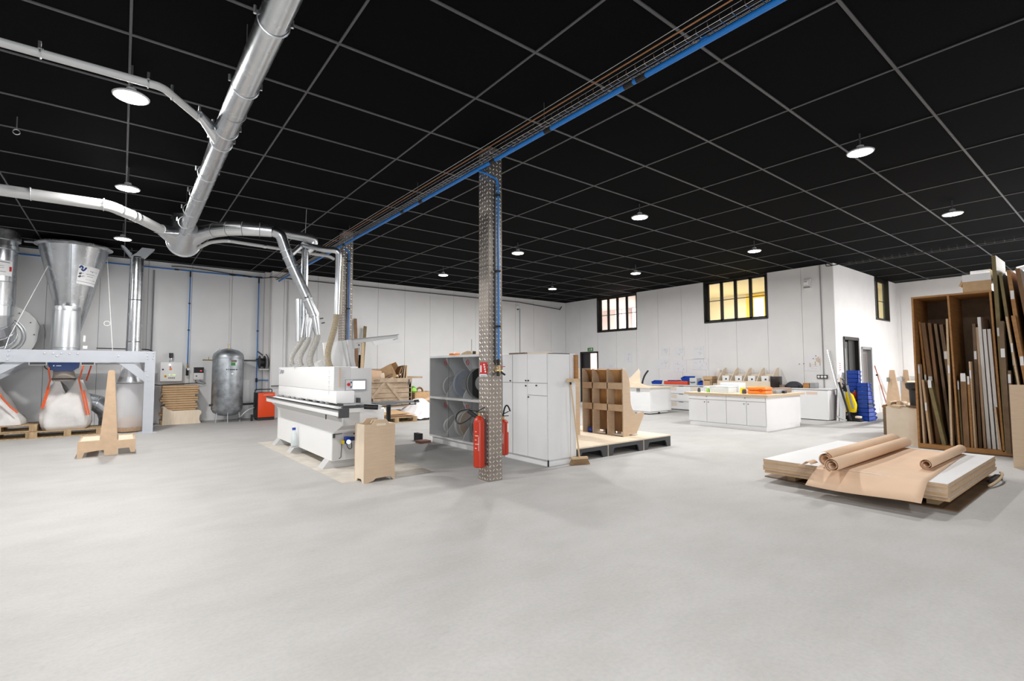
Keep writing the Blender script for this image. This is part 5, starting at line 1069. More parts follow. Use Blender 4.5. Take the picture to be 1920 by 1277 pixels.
def bench(loc, rz, label, ncol):
    t = lthing('bench_shelf', label, 'bench', loc, rz, 'curved plywood bench shelves')
    W = [0, .36, .73, .99] if ncol == 3 else [0, .36, .73]
    prof = [(0.0, 0), (.16, 0), (.17, .03), (.30, .03), (.36, .02), (.40, .06), (.58, .33), (.61, .38), (.60, .41), (.55, .425), (.46, .41), (.38, .40), (.31, .43), (.24, .52), (.215, .62), (.205, .85), (.195, 1.0), (.15, 1.14), (.09, 1.20), (.04, 1.23), (0, 1.23)]
    for _ in range(2):   # round the seat and back outline
        q = [prof[0], prof[1], prof[2], prof[3]]; c = prof[4:-1]
        for a, b in zip(c[:-1], c[1:]): q += [(a[0] * .75 + b[0] * .25, a[1] * .75 + b[1] * .25), (a[0] * .25 + b[0] * .75, a[1] * .25 + b[1] * .75)]
        prof = q + [prof[-1]]
    for y in W: MB().prism(prof if y in (W[0], W[-1]) else [(0, 0), (.19, 0), (.19, 1.0), (.15, 1.14), (.05, 1.225), (0, 1.225)], y, y + .02).build('side_panel', PLY, t, smooth=False)
    sh = [p for p in prof if p[1] > .41 and p[0] < .36 and p[0] > .02]
    g = [[(x + .004, y, z) for x, z in sh] for y in (.02, W[-1])]
    so = MB().sheet(g).build('curved_backrest', mat('orange_plywood', (.66, .38, .16), .5, col2=(.58, .31, .12), scale=4, stretch=(1, 6, 1)), t); m = so.modifiers.new('thick', 'SOLIDIFY'); m.thickness = .008
    for z in (.455, .855): B('shelf_rail', MDF, t, 0, .018, .02, W[-1], z, z + .12); B('shelf', PLY, t, .018, .19, .02, W[-1], z, z + .015)
    B('back_panel', BROWN, t, .185, .197, .02, W[-1], .06, .46)
    B('top_rail', PLY_L, t, .0, .06, 0, W[-1] + .02, 1.23, 1.24)
    return t
bench((7.17, 5.88, .205), 0, 'plywood shelf with open bays and curled bench seat facing right', 3)
bench((6.80, 7.35, .205), PI, 'plywood bench with orange backrest behind the broom', 2)
tag(MB().rbox(7.22, 7.36, 6.62, 6.80, .205, .30, b=.01).build('blue_box', BLUE_D), 'small blue box on the platform below the shelf bays', 'box')
for k, (y, l) in enumerate(((6.55, 'left'), (6.2, 'middle'), (5.95, 'right'))): tag(MB().box(7.5, 7.66, y, y + .10, .205, .30).build('white_block', PAPER, smooth=False), 'white block under the %s bay of the plywood shelf' % l, 'block', 'white blocks under the shelf')
tag(MB().box(7.30, 7.46, 6.30, 6.42, .205, .29).build('black_box', BLACK, smooth=False), 'small black box on the platform under the shelf', 'box')

# ------------------------------------------------------------------ white units
t = thing('mobile_unit', 'white mobile unit with a plywood top behind the plywood shelf', 'unit', (13.2, 10.2, 0))
B('carcass', MELAMINE, t, 12.9, 14.0, 9.52, 11.3, .10, .82); B('plinth', MELAMINE, t, 12.95, 13.9, 9.58, 11.2, .03, .10); B('worktop', PLY_L, t, 12.85, 14.05, 9.44, 11.4, .82, .86); MB().lathe([(.03, -.015), (.03, .015)], (13.4, 9.55, .03), 12, 'y').build('castor', BLACK, t); B('socket_plate', MGREY, t, 12.885, 12.9, 9.9, 10.02, .70, .80)
t = thing('plywood_fin', 'loose curved plywood fin leaning on the mobile unit', 'fin', (12.9, 10.3, .86)); MB().prism([(9.95, .86), (10.7, .86), (10.5, 1.02), (10.15, 1.30), (10.02, 1.42), (9.98, 1.35)], 13.0, 13.03, 'x').build('fin_plate', PLY_L, t)
MB().prism([(9.48, .861), (10.3, .861), (10.2, .98), (9.95, .96), (9.7, .90)], 12.92, 13.0, 'x').build('fin_base', PLY_L, t, smooth=False)
tag(MB().tube(bez((13.1, 9.95, .95), (13.1, 9.93, 1.1), (13.1, 9.85, 1.25), (13.1, 9.72, 1.36), 10), .028, 8).build('black_tube', RUBBER), 'short curved black tube sticking up by the plywood fin', 'tube')

def knob_at(p, x, y, z): MB().lathe([(.011, 0), (.014, -.02)], (x, y, z), 10, 'x').build('knob', MGREY, p)
t = thing('island_unit', 'white island unit with drawers, doors and a plywood worktop', 'cabinet', (12.5, 6.3, 0))
B('carcass', MGREY, t, 11.52, 13.30, 5.362, 7.30, .10, .775); B('plinth', MELAMINE, t, 11.50, 13.25, 5.35, 7.27, 0, .10); B('worktop', PLY_E, t, 11.44, 13.42, 5.28, 7.38, .778, .825); B('worktop_face', PLY_L, t, 11.445, 13.415, 5.285, 7.375, .825, .828)  # grey carcass colour carries the shade in the drawer and door gaps
ed = [7.30, 6.80, 6.29, 5.80, 5.36]
for a, b_ in ((7.30, 6.29), (6.29, 5.36)):
    d = B('drawer', MELAMINE, t, 11.50, 11.52, b_ + .005, a - .005, .665, .775); knob_at(d, 11.50, (a + b_) / 2, .735)
for k, (a, b_) in enumerate(zip(ed[:-1], ed[1:])):
    d = B('door', MELAMINE, t, 11.50, 11.52, b_ + .005, a - .005, .108, .655); knob_at(d, 11.50, b_ + .05 if k % 2 == 0 else a - .05, .60)
B('end_panel', MELAMINE, t, 11.52, 13.30, 5.345, 5.362, .10, .777)

def drawer_unit(y0, y1, label):
    t = thing('drawer_unit', label, 'drawer unit', (15.4, (y0 + y1) / 2, 0), group='white drawer units along the right wall')
    B('carcass', MGREY, t, 15.12, 15.70, y0, y1, .10, .84); B('plinth', MELAMINE, t, 15.18, 15.70, y0, y1, 0, .10)  # shade between the drawers is put into the carcass colour
    for z0, z1 in ((.57, .835), (.305, .565), (.04, .30)):
        d = B('drawer', MELAMINE, t, 15.10, 15.12, y0 + .005, y1 - .005, z0, z1 - .006)
        B('label_card', mat('cream_card', (.72, .63, .54), .7), d, 15.096, 15.10, y1 - .24, y1 - .03, z1 - .16, z1 - .03); B('pull', MGREY, d, 15.085, 15.10, (y0 + y1) / 2 - .10, (y0 + y1) / 2 + .06, z1 - .022, z1 - .006)
for a, l in ((10.28, 'white three-drawer unit at the left end of the wall bench'), (9.49, 'white three-drawer unit beside the left end of the island'), (8.70, 'white three-drawer unit behind the island, left'), (7.91, 'white three-drawer unit behind the island, middle'), (7.12, 'white three-drawer unit behind the island, right')): drawer_unit(a, a + .79, l)
t = thing('base_cabinet', 'plain white base cabinet at the right end of the wall bench', 'cabinet', (15.4, 6.2, 0))
B('carcass', MELAMINE, t, 15.12, 15.70, 5.36, 7.12, .02, .84); B('door', MELAMINE, t, 15.10, 15.12, 5.36, 6.24, .02, .83); B('door', MELAMINE, t, 15.10, 15.12, 6.25, 7.12, .02, .83); B('label_card', mat('peach_card', (.72, .55, .45), .7), t, 15.096, 15.10, 5.62, 5.90, .70, .77)
tag(MB().box(15.06, XW, 5.33, 11.12, .84, .865).build('wall_worktop', MELAMINE, smooth=False), 'long white worktop running along the right wall', 'worktop')

# things on the wall worktop
def open_bin(label, x, y, z, w, d, h, m, grp, rz=0.0):
    t = lthing('storage_bin', label, 'bin', (x, y, z), rz, grp)
    b = MB(); th = .008; f = .85
    def quad(p): b.add(p, [(0, 1, 2, 3)])
    o = [(-d / 2 * f, -w / 2 * f, 0), (d / 2 * f, -w / 2 * f, 0), (d / 2 * f, w / 2 * f, 0), (-d / 2 * f, w / 2 * f, 0)]
    u = [(-d / 2, -w / 2, h * .6), (d / 2, -w / 2, h), (d / 2, w / 2, h), (-d / 2, w / 2, h * .6)]
    b.add(o + u, [(0, 3, 2, 1), (0, 1, 5, 4), (1, 2, 6, 5), (2, 3, 7, 6), (3, 0, 4, 7)])
    q = b.build('shell', m, t, smooth=False, local=True); s = q.modifiers.new('thick', 'SOLIDIFY'); s.thickness = th
    MB().tube([u[0], u[1], u[2], u[3]], .006, 5, closed=True).build('rim', m, t, local=True)
    return t
zt = .867
open_bin('small blue bin at the left end of the wall worktop', 15.3, 10.98, zt, .34, .2, .13, BLUE_D, 'blue bins on the wall worktop')
open_bin('large blue bin resting on the red tray', 15.35, 9.75, zt + .13, .42, .22, .16, BLUE_D, 'blue bins on the wall worktop')
open_bin('blue bin between the grey case and the carton', 15.3, 9.15, zt, .28, .2, .15, BLUE_D, 'blue bins on the wall worktop')
tag(MB().rbox(15.2, 15.6, 9.68, 10.62, zt, zt + .12, b=.015).build('red_tray', RED_P), 'long red tray on the wall worktop', 'tray')
tag(MB().rbox(15.25, 15.5, 10.1, 10.5, zt + .12, zt + .15, b=.008).build('flat_case', mat('violet_blue_plastic', (.02, .03, .22), .4)), 'flat dark blue lid on the red tray', 'lid')
t = thing('grey_case', 'pale grey tool case with a black handle on the wall worktop', 'case', (15.3, 9.45, zt)); B('case_body', mat('pale_grey_plastic', (.55, .58, .6), .4), t, 15.2, 15.5, 9.33, 9.60, zt, zt + .24, b=.012); MB().tube([(15.19, 9.57, zt + .10), (15.17, 9.50, zt + .085), (15.19, 9.38, zt + .10)], .012, 8).build('handle', BLACK, t)
t = thing('carton', 'small brown carton with dark print on the wall worktop', 'carton', (15.3, 8.95, zt)); B('carton_body', CARD, t, 15.15, 15.5, 8.75, 9.07, zt, zt + .30); B('print_line', INK, t, 15.148, 15.15, 8.83, 8.97, zt + .16, zt + .19); B('print_mark', INK, t, 15.148, 15.15, 8.98, 9.02, zt + .15, zt + .20)
t = thing('wrapped_bundle', 'plywood parts wrapped in clear film on the wall worktop', 'bundle', (15.4, 8.6, zt))
for k in range(4): MB().prism([(8.60, zt), (8.86, zt), (8.88, zt + .3), (8.83, zt + .44), (8.72, zt + .5), (8.61, zt + .42)], 15.53 + k * .03, 15.55 + k * .03, 'x').build('plywood_part', BROWN if k % 2 else PLY, t, smooth=False)
MB().lathe([(.12, 0), (.13, .2), (.125, .42), (.06, .56)], (15.585, 8.74, zt), 16, caps=False).build('film', FILM, t)
t = thing('basket', 'small wire basket with parts beside the fin rack', 'basket', (15.2, 8.72, zt)); q = MB()
for k in range(6): q.tube([(15.12, 8.55 + .05 * k, zt), (15.12, 8.55 + .05 * k, zt + .2)], .004, 5)
for z in (0, .1, .2): q.tube([(15.12, 8.55, zt + z + .003), (15.12, 8.8, zt + z + .003), (15.28, 8.8, zt + z + .003), (15.28, 8.55, zt + z + .003)], .004, 5, closed=True)
q.build('wire_frame', DARK, t); B('basket_parts', PLY_L, t, 15.15, 15.25, 8.58, 8.72, zt + .006, zt + .08)
t = thing('fin_rack', 'pale plywood rack with five shark-fin dividers on the wall worktop', 'rack', (15.3, 7.8, zt))
for y in (8.53, 8.115, 7.70, 7.29, 6.87):
    pr = [(15.08, zt), (15.66, zt), (15.66, 1.44), (15.62, 1.445)] + [(15.62 - .50 * k / 8, 1.445 - .40 * (k / 8) ** 1.55) for k in range(1, 9)]
    MB().prism(pr, y - .012, y + .012).build('fin', PLY_L, t, smooth=False)
B('front_board', PLY_L, t, 15.08, 15.10, 6.87, 8.53, zt, zt + .17); B('rear_board', PLY_L, t, 15.55, 15.57, 6.87, 8.53, zt, 1.25); B('bottom_board', PLY_L, t, 15.1, 15.55, 6.87, 8.53, zt, zt + .012)
for y in (8.3, 7.88, 7.47, 7.06):
    w_ = thing('white_card_box', {8.3: 'white card box in the first bay of the fin rack', 7.88: 'white card box in the second bay of the fin rack', 7.47: 'white card box in the third bay of the fin rack', 7.06: 'white card box in the fourth bay of the fin rack'}[y], 'box', (15.35, y, zt + .02), group='white boxes in the fin rack')
    B('box_body', PAPER, w_, 15.2, 15.5, y - .10, y + .12, zt + .02, zt + .33); B('print_mark', INK, w_, 15.196, 15.2, y - .03, y + .02, zt + .20, zt + .25)
tag(MB().rbox(15.0, 15.3, 6.62, 6.83, zt, zt + .32, b=.01).build('black_case', mat('dark_case', (.02, .014, .012), .3)), 'dark upright box at the right end of the fin rack', 'box')
t = thing('tool_bag', 'dark crumpled tool bag on the wall worktop behind the island', 'bag', (15.3, 6.4, zt)); MB().lathe([(.22, 0), (.24, .05), (.17, .13), (.10, .17), (.04, .18)], (15.35, 6.32, zt), 14).build('bag_body', mat('dark_bag', (.035, .035, .045), .7), t); MB().tube([(15.2, 6.1, zt + .03), (15.25, 5.95, zt + .10), (15.25, 5.85, zt + .03)], .03, 8).build('bag_strap', BLACK, t); B('bag_flap', mat('brown_bag', (.22, .17, .14), .7), t, 15.1, 15.3, 6.5, 6.75, zt, zt + .08)
tag(MB().box(15.2, 15.5, 5.86, 6.02, zt, zt + .14).build('wooden_box', OAK, smooth=False), 'small brown wooden box on the right end of the worktop', 'box'); tag(MB().rbox(15.2, 15.45, 5.70, 5.85, zt, zt + .15, b=.02).build('grey_tool', MGREY), 'grey power tool beside the small brown wooden box', 'tool')
# things on the island
zi = .829
def clear_box(label, x, y, w, d, h, lid):
    t = thing('plastic_box', label, 'box', (x, y, zi), group='clear plastic boxes on the island'); B('tub', FILM_D, t, x - d / 2, x + d / 2, y - w / 2, y + w / 2, zi, zi + h, b=.012); B('lid', mat('frosted_lid', (.80, .84, .86), .35), t, x - d / 2 - .01, x + d / 2 + .01, y - w / 2 - .01, y + w / 2 + .01, zi + h, zi + h + lid, b=.008)
clear_box('clear lidded plastic box on the island', 11.9, 6.58, .50, .4, .14, .03); clear_box('long low clear plastic box at the back of the island', 12.35, 7.0, .55, .35, .10, .02)
t = thing('stacked_lid', 'frosted lid stacked behind the clear box on the island', 'lid', (12.2, 6.55, zi)); B('lid_body', FILM_D, t, 12.15, 12.5, 6.30, 6.80, zi, zi + .24, b=.012)
tag(MB().lathe([(.06, 0), (.06, .13), (.055, .14)], (11.8, 6.02, zi), 16).build('yellow_can', YELLOW), 'yellow can on the island between the clear and orange boxes', 'can')
t = thing('orange_case', 'bright orange rounded tool case on the island worktop', 'case', (11.85, 5.62, zi)); B('case_bottom', ORANGE_C, t, 11.65, 12.05, 5.42, 5.86, zi, zi + .085, b=.035); B('case_top', ORANGE_C, t, 11.65, 12.05, 5.42, 5.86, zi + .088, zi + .165, b=.035); B('clasp', mat('deep_orange', (.6, .1, .01), .4), t, 11.64, 11.66, 5.50, 5.56, zi + .05, zi + .12)
for k, (x, y, m, l) in enumerate(((11.7, 7.12, DARK, 'small dark device with a pale cap at the left end of the island'), (11.9, 6.98, PAPER, 'white cup with dark mark near the left end of the island'), (11.72, 6.88, GREEN, 'small pale green packet on the island'), (11.66, 5.93, DARK, 'small black pump top beside the yellow can'), (11.75, 5.95, BROWN, 'little brown bottle beside the yellow can'))):
    tag(MB().lathe([(.035, 0), (.04, .02), (.035, .09), (.02, .11)], (x, y, zi), 10).build('small_container', m), l, 'container')
t = thing('drill', 'grey and black power tool lying at the right end of the island', 'tool', (12.4, 5.5, zi)); B('tool_body', MGREY, t, 12.2, 12.7, 5.42, 5.56, zi, zi + .09, b=.02); B('tool_grip', BLACK, t, 12.5, 12.62, 5.36, 5.44, zi, zi + .06, b=.01); tag(MB().rbox(12.75, 13.25, 5.5, 5.75, zi, zi + .12, b=.03).build('brown_pouch', mat('brown_pouch', (.28, .21, .17), .7)), 'brown cloth pouch at the far right of the island worktop', 'pouch')

# ------------------------------------------------------------------ on the right wall
t = thing('exit_sign', 'green emergency exit sign above the far door', 'sign', (15.7, 14.58, 2.16)); B('sign_plate', SIGN_GREEN, t, 15.68, 15.715, 14.44, 14.73, 2.17, 2.31)
B('arrow', PAPER, t, 15.676, 15.68, 14.46, 14.55, 2.21, 2.27); MB().bar((15.678, 14.66, 2.20), (15.678, 14.62, 2.26), .02, .004, (1, 0, 0)).bar((15.678, 14.58, 2.20), (15.678, 14.62, 2.26), .02, .004, (1, 0, 0)).build('running_figure', mat('sign_yellow', (.65, .75, .35), .5), t); B('door_mark', PAPER, t, 15.676, 15.68, 14.50, 14.53, 2.19, 2.29)
t = thing('alarm_sounder', 'white alarm box high on the wall near the corner', 'alarm', (15.68, 6.0, 3.75)); B('backplate', PLASTER, t, 15.66, XW, 5.90, 6.09, 3.76, 4.02); B('sounder', WHITE, t, 15.60, 15.66, 5.95, 6.07, 3.84, 3.98, b=.01); B('horn', MGREY, t, 15.60, 15.66, 5.92, 6.07, 3.76, 3.80); B('slot', MGREY, t, 15.596, 15.60, 5.97, 6.05, 3.93, 3.95)
t = thing('camera_sensor', 'small white sensor high on the back wall near the corner', 'sensor', (12.9, 16.05, 4.0)); B('sensor_body', WHITE, t, 12.83, 12.97, 16.0, YB, 3.93, 4.05, b=.01); MB().lathe([(.05, 0), (.04, -.04)], (12.9, 16.02, 3.92), 12).build('lens', DARK, t)
tag(MB().tube([(13.05, 16.08, 3.95), (13.05, 16.08, .9)], .014, 8).build('vertical_conduit', MGREY), 'thin grey conduit down the back wall above the tall cabinet', 'conduit')
tag(MB().tube([(15.70, 5.66, CEIL - .01), (15.70, 5.66, .87)], .014, 8).build('vertical_conduit', MGREY), 'grey conduit down the right wall to the sockets', 'conduit')
t = thing('socket_strip', 'black triple socket strip above the wall worktop', 'socket', (15.68, 5.7, 1.12)); B('housing', DARK, t, 15.67, 15.72, 5.56, 5.83, 1.13, 1.235)
for k in range(3): MB().lathe([(.032, 0), (.032, -.006)], (15.67, 5.61 + .085 * k, 1.183), 16, 'x').build('socket_face', PAPER, t)
# technical drawings pinned on the right wall
def drawing(y, z, w, h, k, label):
    t = thing('wall_drawing', label, 'drawing', (15.71, y, z), group='technical drawings on the right wall'); B('sheet', PAPER_B, t, 15.712, 15.718, y - w / 2, y + w / 2, z, z + h)
    rnd = random.Random(k); q = MB()
    for i in range(9):
        a = y - w / 2 + rnd.uniform(.05, w - .18); b = z + rnd.uniform(.05, h - .08); l = rnd.uniform(.04, .13)
        q.box(15.7105, 15.712, a, a + (l if i % 2 else .005), b, b + (.005 if i % 2 else l * .7))
    q.build('ink_lines', INK_G, t, smooth=False)
for k, (y, z, w, h, l) in enumerate(((10.9, 1.9, .40, .30, 'upper left drawing on the right wall above the drawer units'), (10.3, 1.85, .42, .35, 'upper middle drawing on the right wall above the drawer units'), (9.55, 1.75, .42, .45, 'upper right drawing on the right wall above the drawer units'), (11.0, 1.42, .55, .36, 'lower left drawing on the right wall above the red tray'), (10.3, 1.30, .55, .42, 'lower middle drawing on the right wall above the red tray'), (9.5, 1.38, .60, .38, 'lower right drawing on the right wall above the carton'), (12.6, 1.65, .35, .45, 'drawing on the right wall beside the exit door'), (13.6, 1.35, .6, .32, 'low drawing on the right wall next to the exit door'), (5.95, 1.35, .42, .42, 'drawing on the right wall beside the sockets'))): drawing(y, z, w, h, k, l)
t = thing('hanging_keys', 'small tools and keys hung on pins above the sockets', 'keys', (15.7, 5.9, 1.5)); q = MB()
for y, z, h in ((5.78, 1.75, .16), (5.82, 1.72, .10), (5.86, 1.62, .12), (6.0, 1.58, .12), (5.74, 1.70, .20)): q.box(15.70, 15.712, y, y + .02, z - h, z)
q.build('key_tags', PLY_E, t, smooth=False); q = MB()
for y, z in ((5.85, 1.78), (5.92, 1.70), (6.3, 1.55), (6.18, 1.56)): q.lathe([(.012, 0), (.012, -.012)], (15.712, y, z), 8, 'x')
q.build('pins', BLACK, t)
t = thing('fire_notice', 'small red and white notice beside the glazed door', 'notice', (15.95, YR - .02, 1.35)); B('notice_sheet', PAPER, t, 15.87, 16.02, YR - .006, YR, 1.33, 1.62); 
for k in range(4): B('print_line', SIGN_RED, t, 15.89, 16.0, YR - .008, YR - .006, 1.37 + .06 * k, 1.39 + .06 * k)

# ------------------------------------------------------------------ outer corner: profiles, vacuum, blue bins, broom
for k, (x, y, xt, yt, zt_, w, m, l) in enumerate(((15.42, 5.10, 15.62, 5.62, 1.93, .016, GALV2, 'thin metal rod leaning in the corner, left of two'), (15.47, 5.08, 15.66, 5.56, 1.92, .016, MGREY, 'thin grey rod leaning in the corner, right of two'), (15.30, 5.22, 15.48, 5.30, 1.25, .05, PLASTER, 'white plastic profile leaning beside the base cabinet'), (15.36, 5.17, 15.50, 5.27, 1.18, .05, PLY_L, 'cream profile leaning beside the base cabinet'), (15.30, 5.12, 15.40, 5.24, .85, .09, FILM_D, 'clear plastic strip standing beside the base cabinet'), (15.28, 5.06, 15.38, 5.18, .80, .08, LGREY, 'grey flat profile standing beside the vacuum'))):
    tag(MB().bar((x, y, 0), (xt, yt - .1, zt_), w, .012).build('leaning_profile', m, smooth=False), l, 'profile', 'profiles leaning in the corner')
tag(MB().tube([(15.35, 4.92, .04), (15.2, 5.12, 1.05)], .028, 8).build('black_hose_tube', RUBBER), 'black vacuum tube leaning on the profiles', 'tube')
t = thing('floor_vacuum', 'yellow and black upright floor vacuum in the corner', 'vacuum', (15.6, 4.98, 0))
MB().prism([(4.86, .24), (5.08, .24), (5.14, .5), (5.12, .72), (5.02, .80), (4.92, .70), (4.84, .45)], 15.48, 15.60, 'x').build('yellow_body', YELLOW, t); MB().prism([(5.04, .2), (5.20, .22), (5.22, .75), (5.10, 1.0), (5.04, .85)], 15.52, 15.70, 'x').build('black_back', BLACK, t)
MB().bar((15.47, 4.90, .35), (15.48, 5.02, .96), .05, .02).build('silver_strip', GALV2, t); MB().tube([(15.5, 5.05, .95), (15.5, 5.12, 1.12), (15.5, 5.22, 1.16), (15.5, 5.24, 1.12), (15.5, 5.14, 1.0), (15.5, 5.05, .93)], .016, 8).build('handle_loop', BLACK, t)
MB().prism([(4.72, 0), (5.2, 0), (5.15, .09), (4.95, .2), (4.8, .12)], 15.45, 15.72, 'x').build('base_head', BLACK, t); MB().tube(bez((15.45, 5.15, .05), (15.3, 5.3, .2), (15.25, 5.2, .1), (15.3, 5.0, .03), 10), .02, 8).build('grey_hose', LGREY, t); B('pale_cap', PLY_L, t, 15.44, 15.56, 4.72, 4.86, .09, .15, b=.02)
extinguisher('small red fire extinguisher behind the yellow vacuum', 15.95, 4.98, .25, .78, .08, [(15.95, 4.98, .82), (15.9, 4.92, .75), (15.9, 4.9, .6)])['group'] = 'red fire extinguishers'
def bin_stack(n, x, y, dz, w, d, lab, grp, step):
    for k in range(n):
        nm = 'lowest' if k == 0 else 'topmost' if k == n - 1 else ('second', 'third', 'fourth', 'fifth', 'sixth', 'seventh', 'eighth', 'ninth', 'tenth', 'eleventh', 'twelfth', 'thirteenth')[n - 2 - k] + ' from the top'
        t = thing('stacking_bin', 'blue stacking bin, %s, %s' % (nm, lab), 'bin', (x, y, k * dz), group=grp)
        z = k * dz; q = (n - 1 - k) * step
        X0, X1, Y0, Y1 = x, x + d + q, y, y + w
        MB().box(X0, X1 - .05, Y0, Y0 + .012, z, z + dz * .97).box(X0, X1 - .05, Y1 - .012, Y1, z, z + dz * .97).box(X0, X0 + .012, Y0, Y1, z, z + dz * .97).box(X0, X1 - .05, Y0, Y1, z, z + .012).build('tub', BLUE_D, t, smooth=False)
        MB().add([(X1 - .05, Y0, z + .01), (X1 - .05, Y1, z + .01), (X1 + .03, Y1, z + dz * .62), (X1 + .03, Y0, z + dz * .62), (X1 - .02, Y0 - .02, z + dz * .5), (X1 - .1, Y0 - .02, z + dz * .9)], [(0, 1, 2, 3), (0, 3, 4), (4, 5, 0)]).build('open_front', BLUE_D, t, smooth=False)
        MB().tube([(X1 - .09, Y0 - .012, z + dz * .95), (X1 + .03, Y0 - .012, z + dz * .62), (X1 + .03, Y1, z + dz * .62)], .010, 5).build('rim', BLUE_D, t)
bin_stack(12, 16.12, 4.95, .1135, .28, .20, 'of the taller stack before the glazed door', 'taller blue bin stack', .0)
bin_stack(9, 15.75, 4.63, .1145, .26, .22, 'of the shorter stack, spreading at the bottom', 'shorter blue bin stack', .05)
t = thing('wall_broom', 'broom with a dark red handle leaning on the white wall', 'broom', (19.2, 5.2, 0)); MB().tube([(19.15, 5.1, .1), (18.80, 5.31, 1.5)], .016, 8).build('handle', PINKW, t); MB().obox((19.17, 5.08, .06), (.4, .08, .08), Euler((0, 0, .2)).to_matrix()).build('head', BROOMW, t); MB().lathe([(.03, -.02), (.03, .02)], (18.87, 5.28, 1.2), 8, 'x').build('hook', BLACK, t)
for k, (x0, x1, zt_, m, l) in enumerate(((19.40, 19.05, 1.25, PLASTER, 'white batten leaning beside the dark red broom'), (19.55, 19.25, .9, PLY_L, 'pale wood batten leaning beside the dark red broom'))): tag(MB().bar((x0, 5.0, 0), (x1, 5.285, zt_), .06, .02).build('leaning_batten', m, smooth=False), l, 'batten')
# trestle, bin and boards left of the rack
t = thing('board_trestle', 'brown board trestle with three tapered tops behind the low board', 'trestle', (15.3, 3.8, 0))
for x, w in ((14.6, .16), (15.7, .13), (16.8, .13)):
    MB().prism([(3.78 - w - .02, .0), (3.78 + w + .02, .0), (3.78 + w, .5), (3.78 + .05, 1.38), (3.78 - .05, 1.38), (3.78 - w, .5)], x, x + .03, 'x').build('tapered_upright', MDF, t, smooth=False)
B('back_sheet', LGREY, t, 16.9, 16.92, 3.3, 4.2, .3, 1.2); B('cross_rail', MDF, t, 14.63, 16.8, 3.5, 3.53, .95, 1.12); B('lower_rail', MDF, t, 14.63, 16.8, 3.5, 3.53, .35, .6); B('dark_rail', MGREY, t, 14.5, 16.9, 3.84, 3.87, 1.1, 1.2)
t = thing('black_bin', 'black waste bin with a wide rim beside the sheet rack', 'bin', (13.3, 2.98, 0)); MB().lathe([(.15, 0), (.18, .86), (.23, .90), (.24, 1.0), (.22, 1.02)], (13.3, 2.98, .10), 20).build('bin_body', BLACK, t); MB().lathe([(.12, 0), (.15, .10)], (13.3, 2.98, 0), 16).build('bin_base', BLACK, t)
tag(MB().box(11.50, 11.53, 2.55, 3.10, 0, .70).build('low_board', PLY_L, smooth=False), 'low pale plywood board standing at the left side of the rack', 'board')
for k, (y, m, l) in enumerate(((2.95, PLY_E, 'tan offcut on the low board, left'), (2.72, BROWN2, 'dark offcut on the low board, right'))): tag(MB().obox((11.62, y, .71), (.3, .16, .03), Euler((.1, 0, .4 * k)).to_matrix()).build('wood_offcut', m, smooth=False), l, 'offcut')
tag(MB().box(11.54, 11.9, 2.6, 3.05, .0, .69).build('offcut_crate', BROWN2, smooth=False), 'dark crate of offcuts behind the low plywood board', 'crate')
t = thing('offcut_bundle', 'bundle of round offcuts lying behind the low board', 'bundle', (13.0, 3.5, 0))
for k in range(7): MB().lathe([(.04, 0), (.04, .5)], (13.0, 3.28 + .085 * (k % 4), .60 + .07 * (k // 4)), 8, 'x').build('offcut', BROWN if k % 2 else PLY_E, t)
B('bundle_base', BROWN2, t, 13.0, 13.5, 3.25, 3.56, 0, .56)

# ------------------------------------------------------------------ sheet material rack
t = thing('sheet_rack', 'tall brown wooden rack holding upright sheet materials', 'rack', (11.75, 2, 0)); xr = 11.30; xe = 12.25
MB().box(xr, xe, 2.56, 2.59, 0, 2.72).build('side_panel', OAK, t, smooth=False)
def lean_panel(nm, y0, y1): MB().add([(xr, y0 - .013, .07), (xe, y0 - .013, .07), (xe, y0 + .013, .07), (xr, y0 + .013, .07), (xr, y1 - .013, 2.69), (xe, y1 - .013, 2.69), (xe, y1 + .013, 2.69), (xr, y1 + .013, 2.69)], [(0, 3, 2, 1), (4, 5, 6, 7), (0, 1, 5, 4), (1, 2, 6, 5), (2, 3, 7, 6), (3, 0, 4, 7)]).build(nm, OAK, t, smooth=False)
lean_panel('divider', 2.03, 2.075); lean_panel('divider', 1.485, 1.54)
B('top_panel', OAK, t, xr, xe, 1.52, 2.56, 2.69, 2.72); B('bottom_panel', OAK, t, xr + .02, xe, .7, 2.56, .05, .07); B('bottom_rail', OAK, t, xr, xr + .02, 1.34, 2.56, .01, .09); B('back_panel', BROWN2, t, xe - .02, xe, .7, 2.56, .05, 2.69)
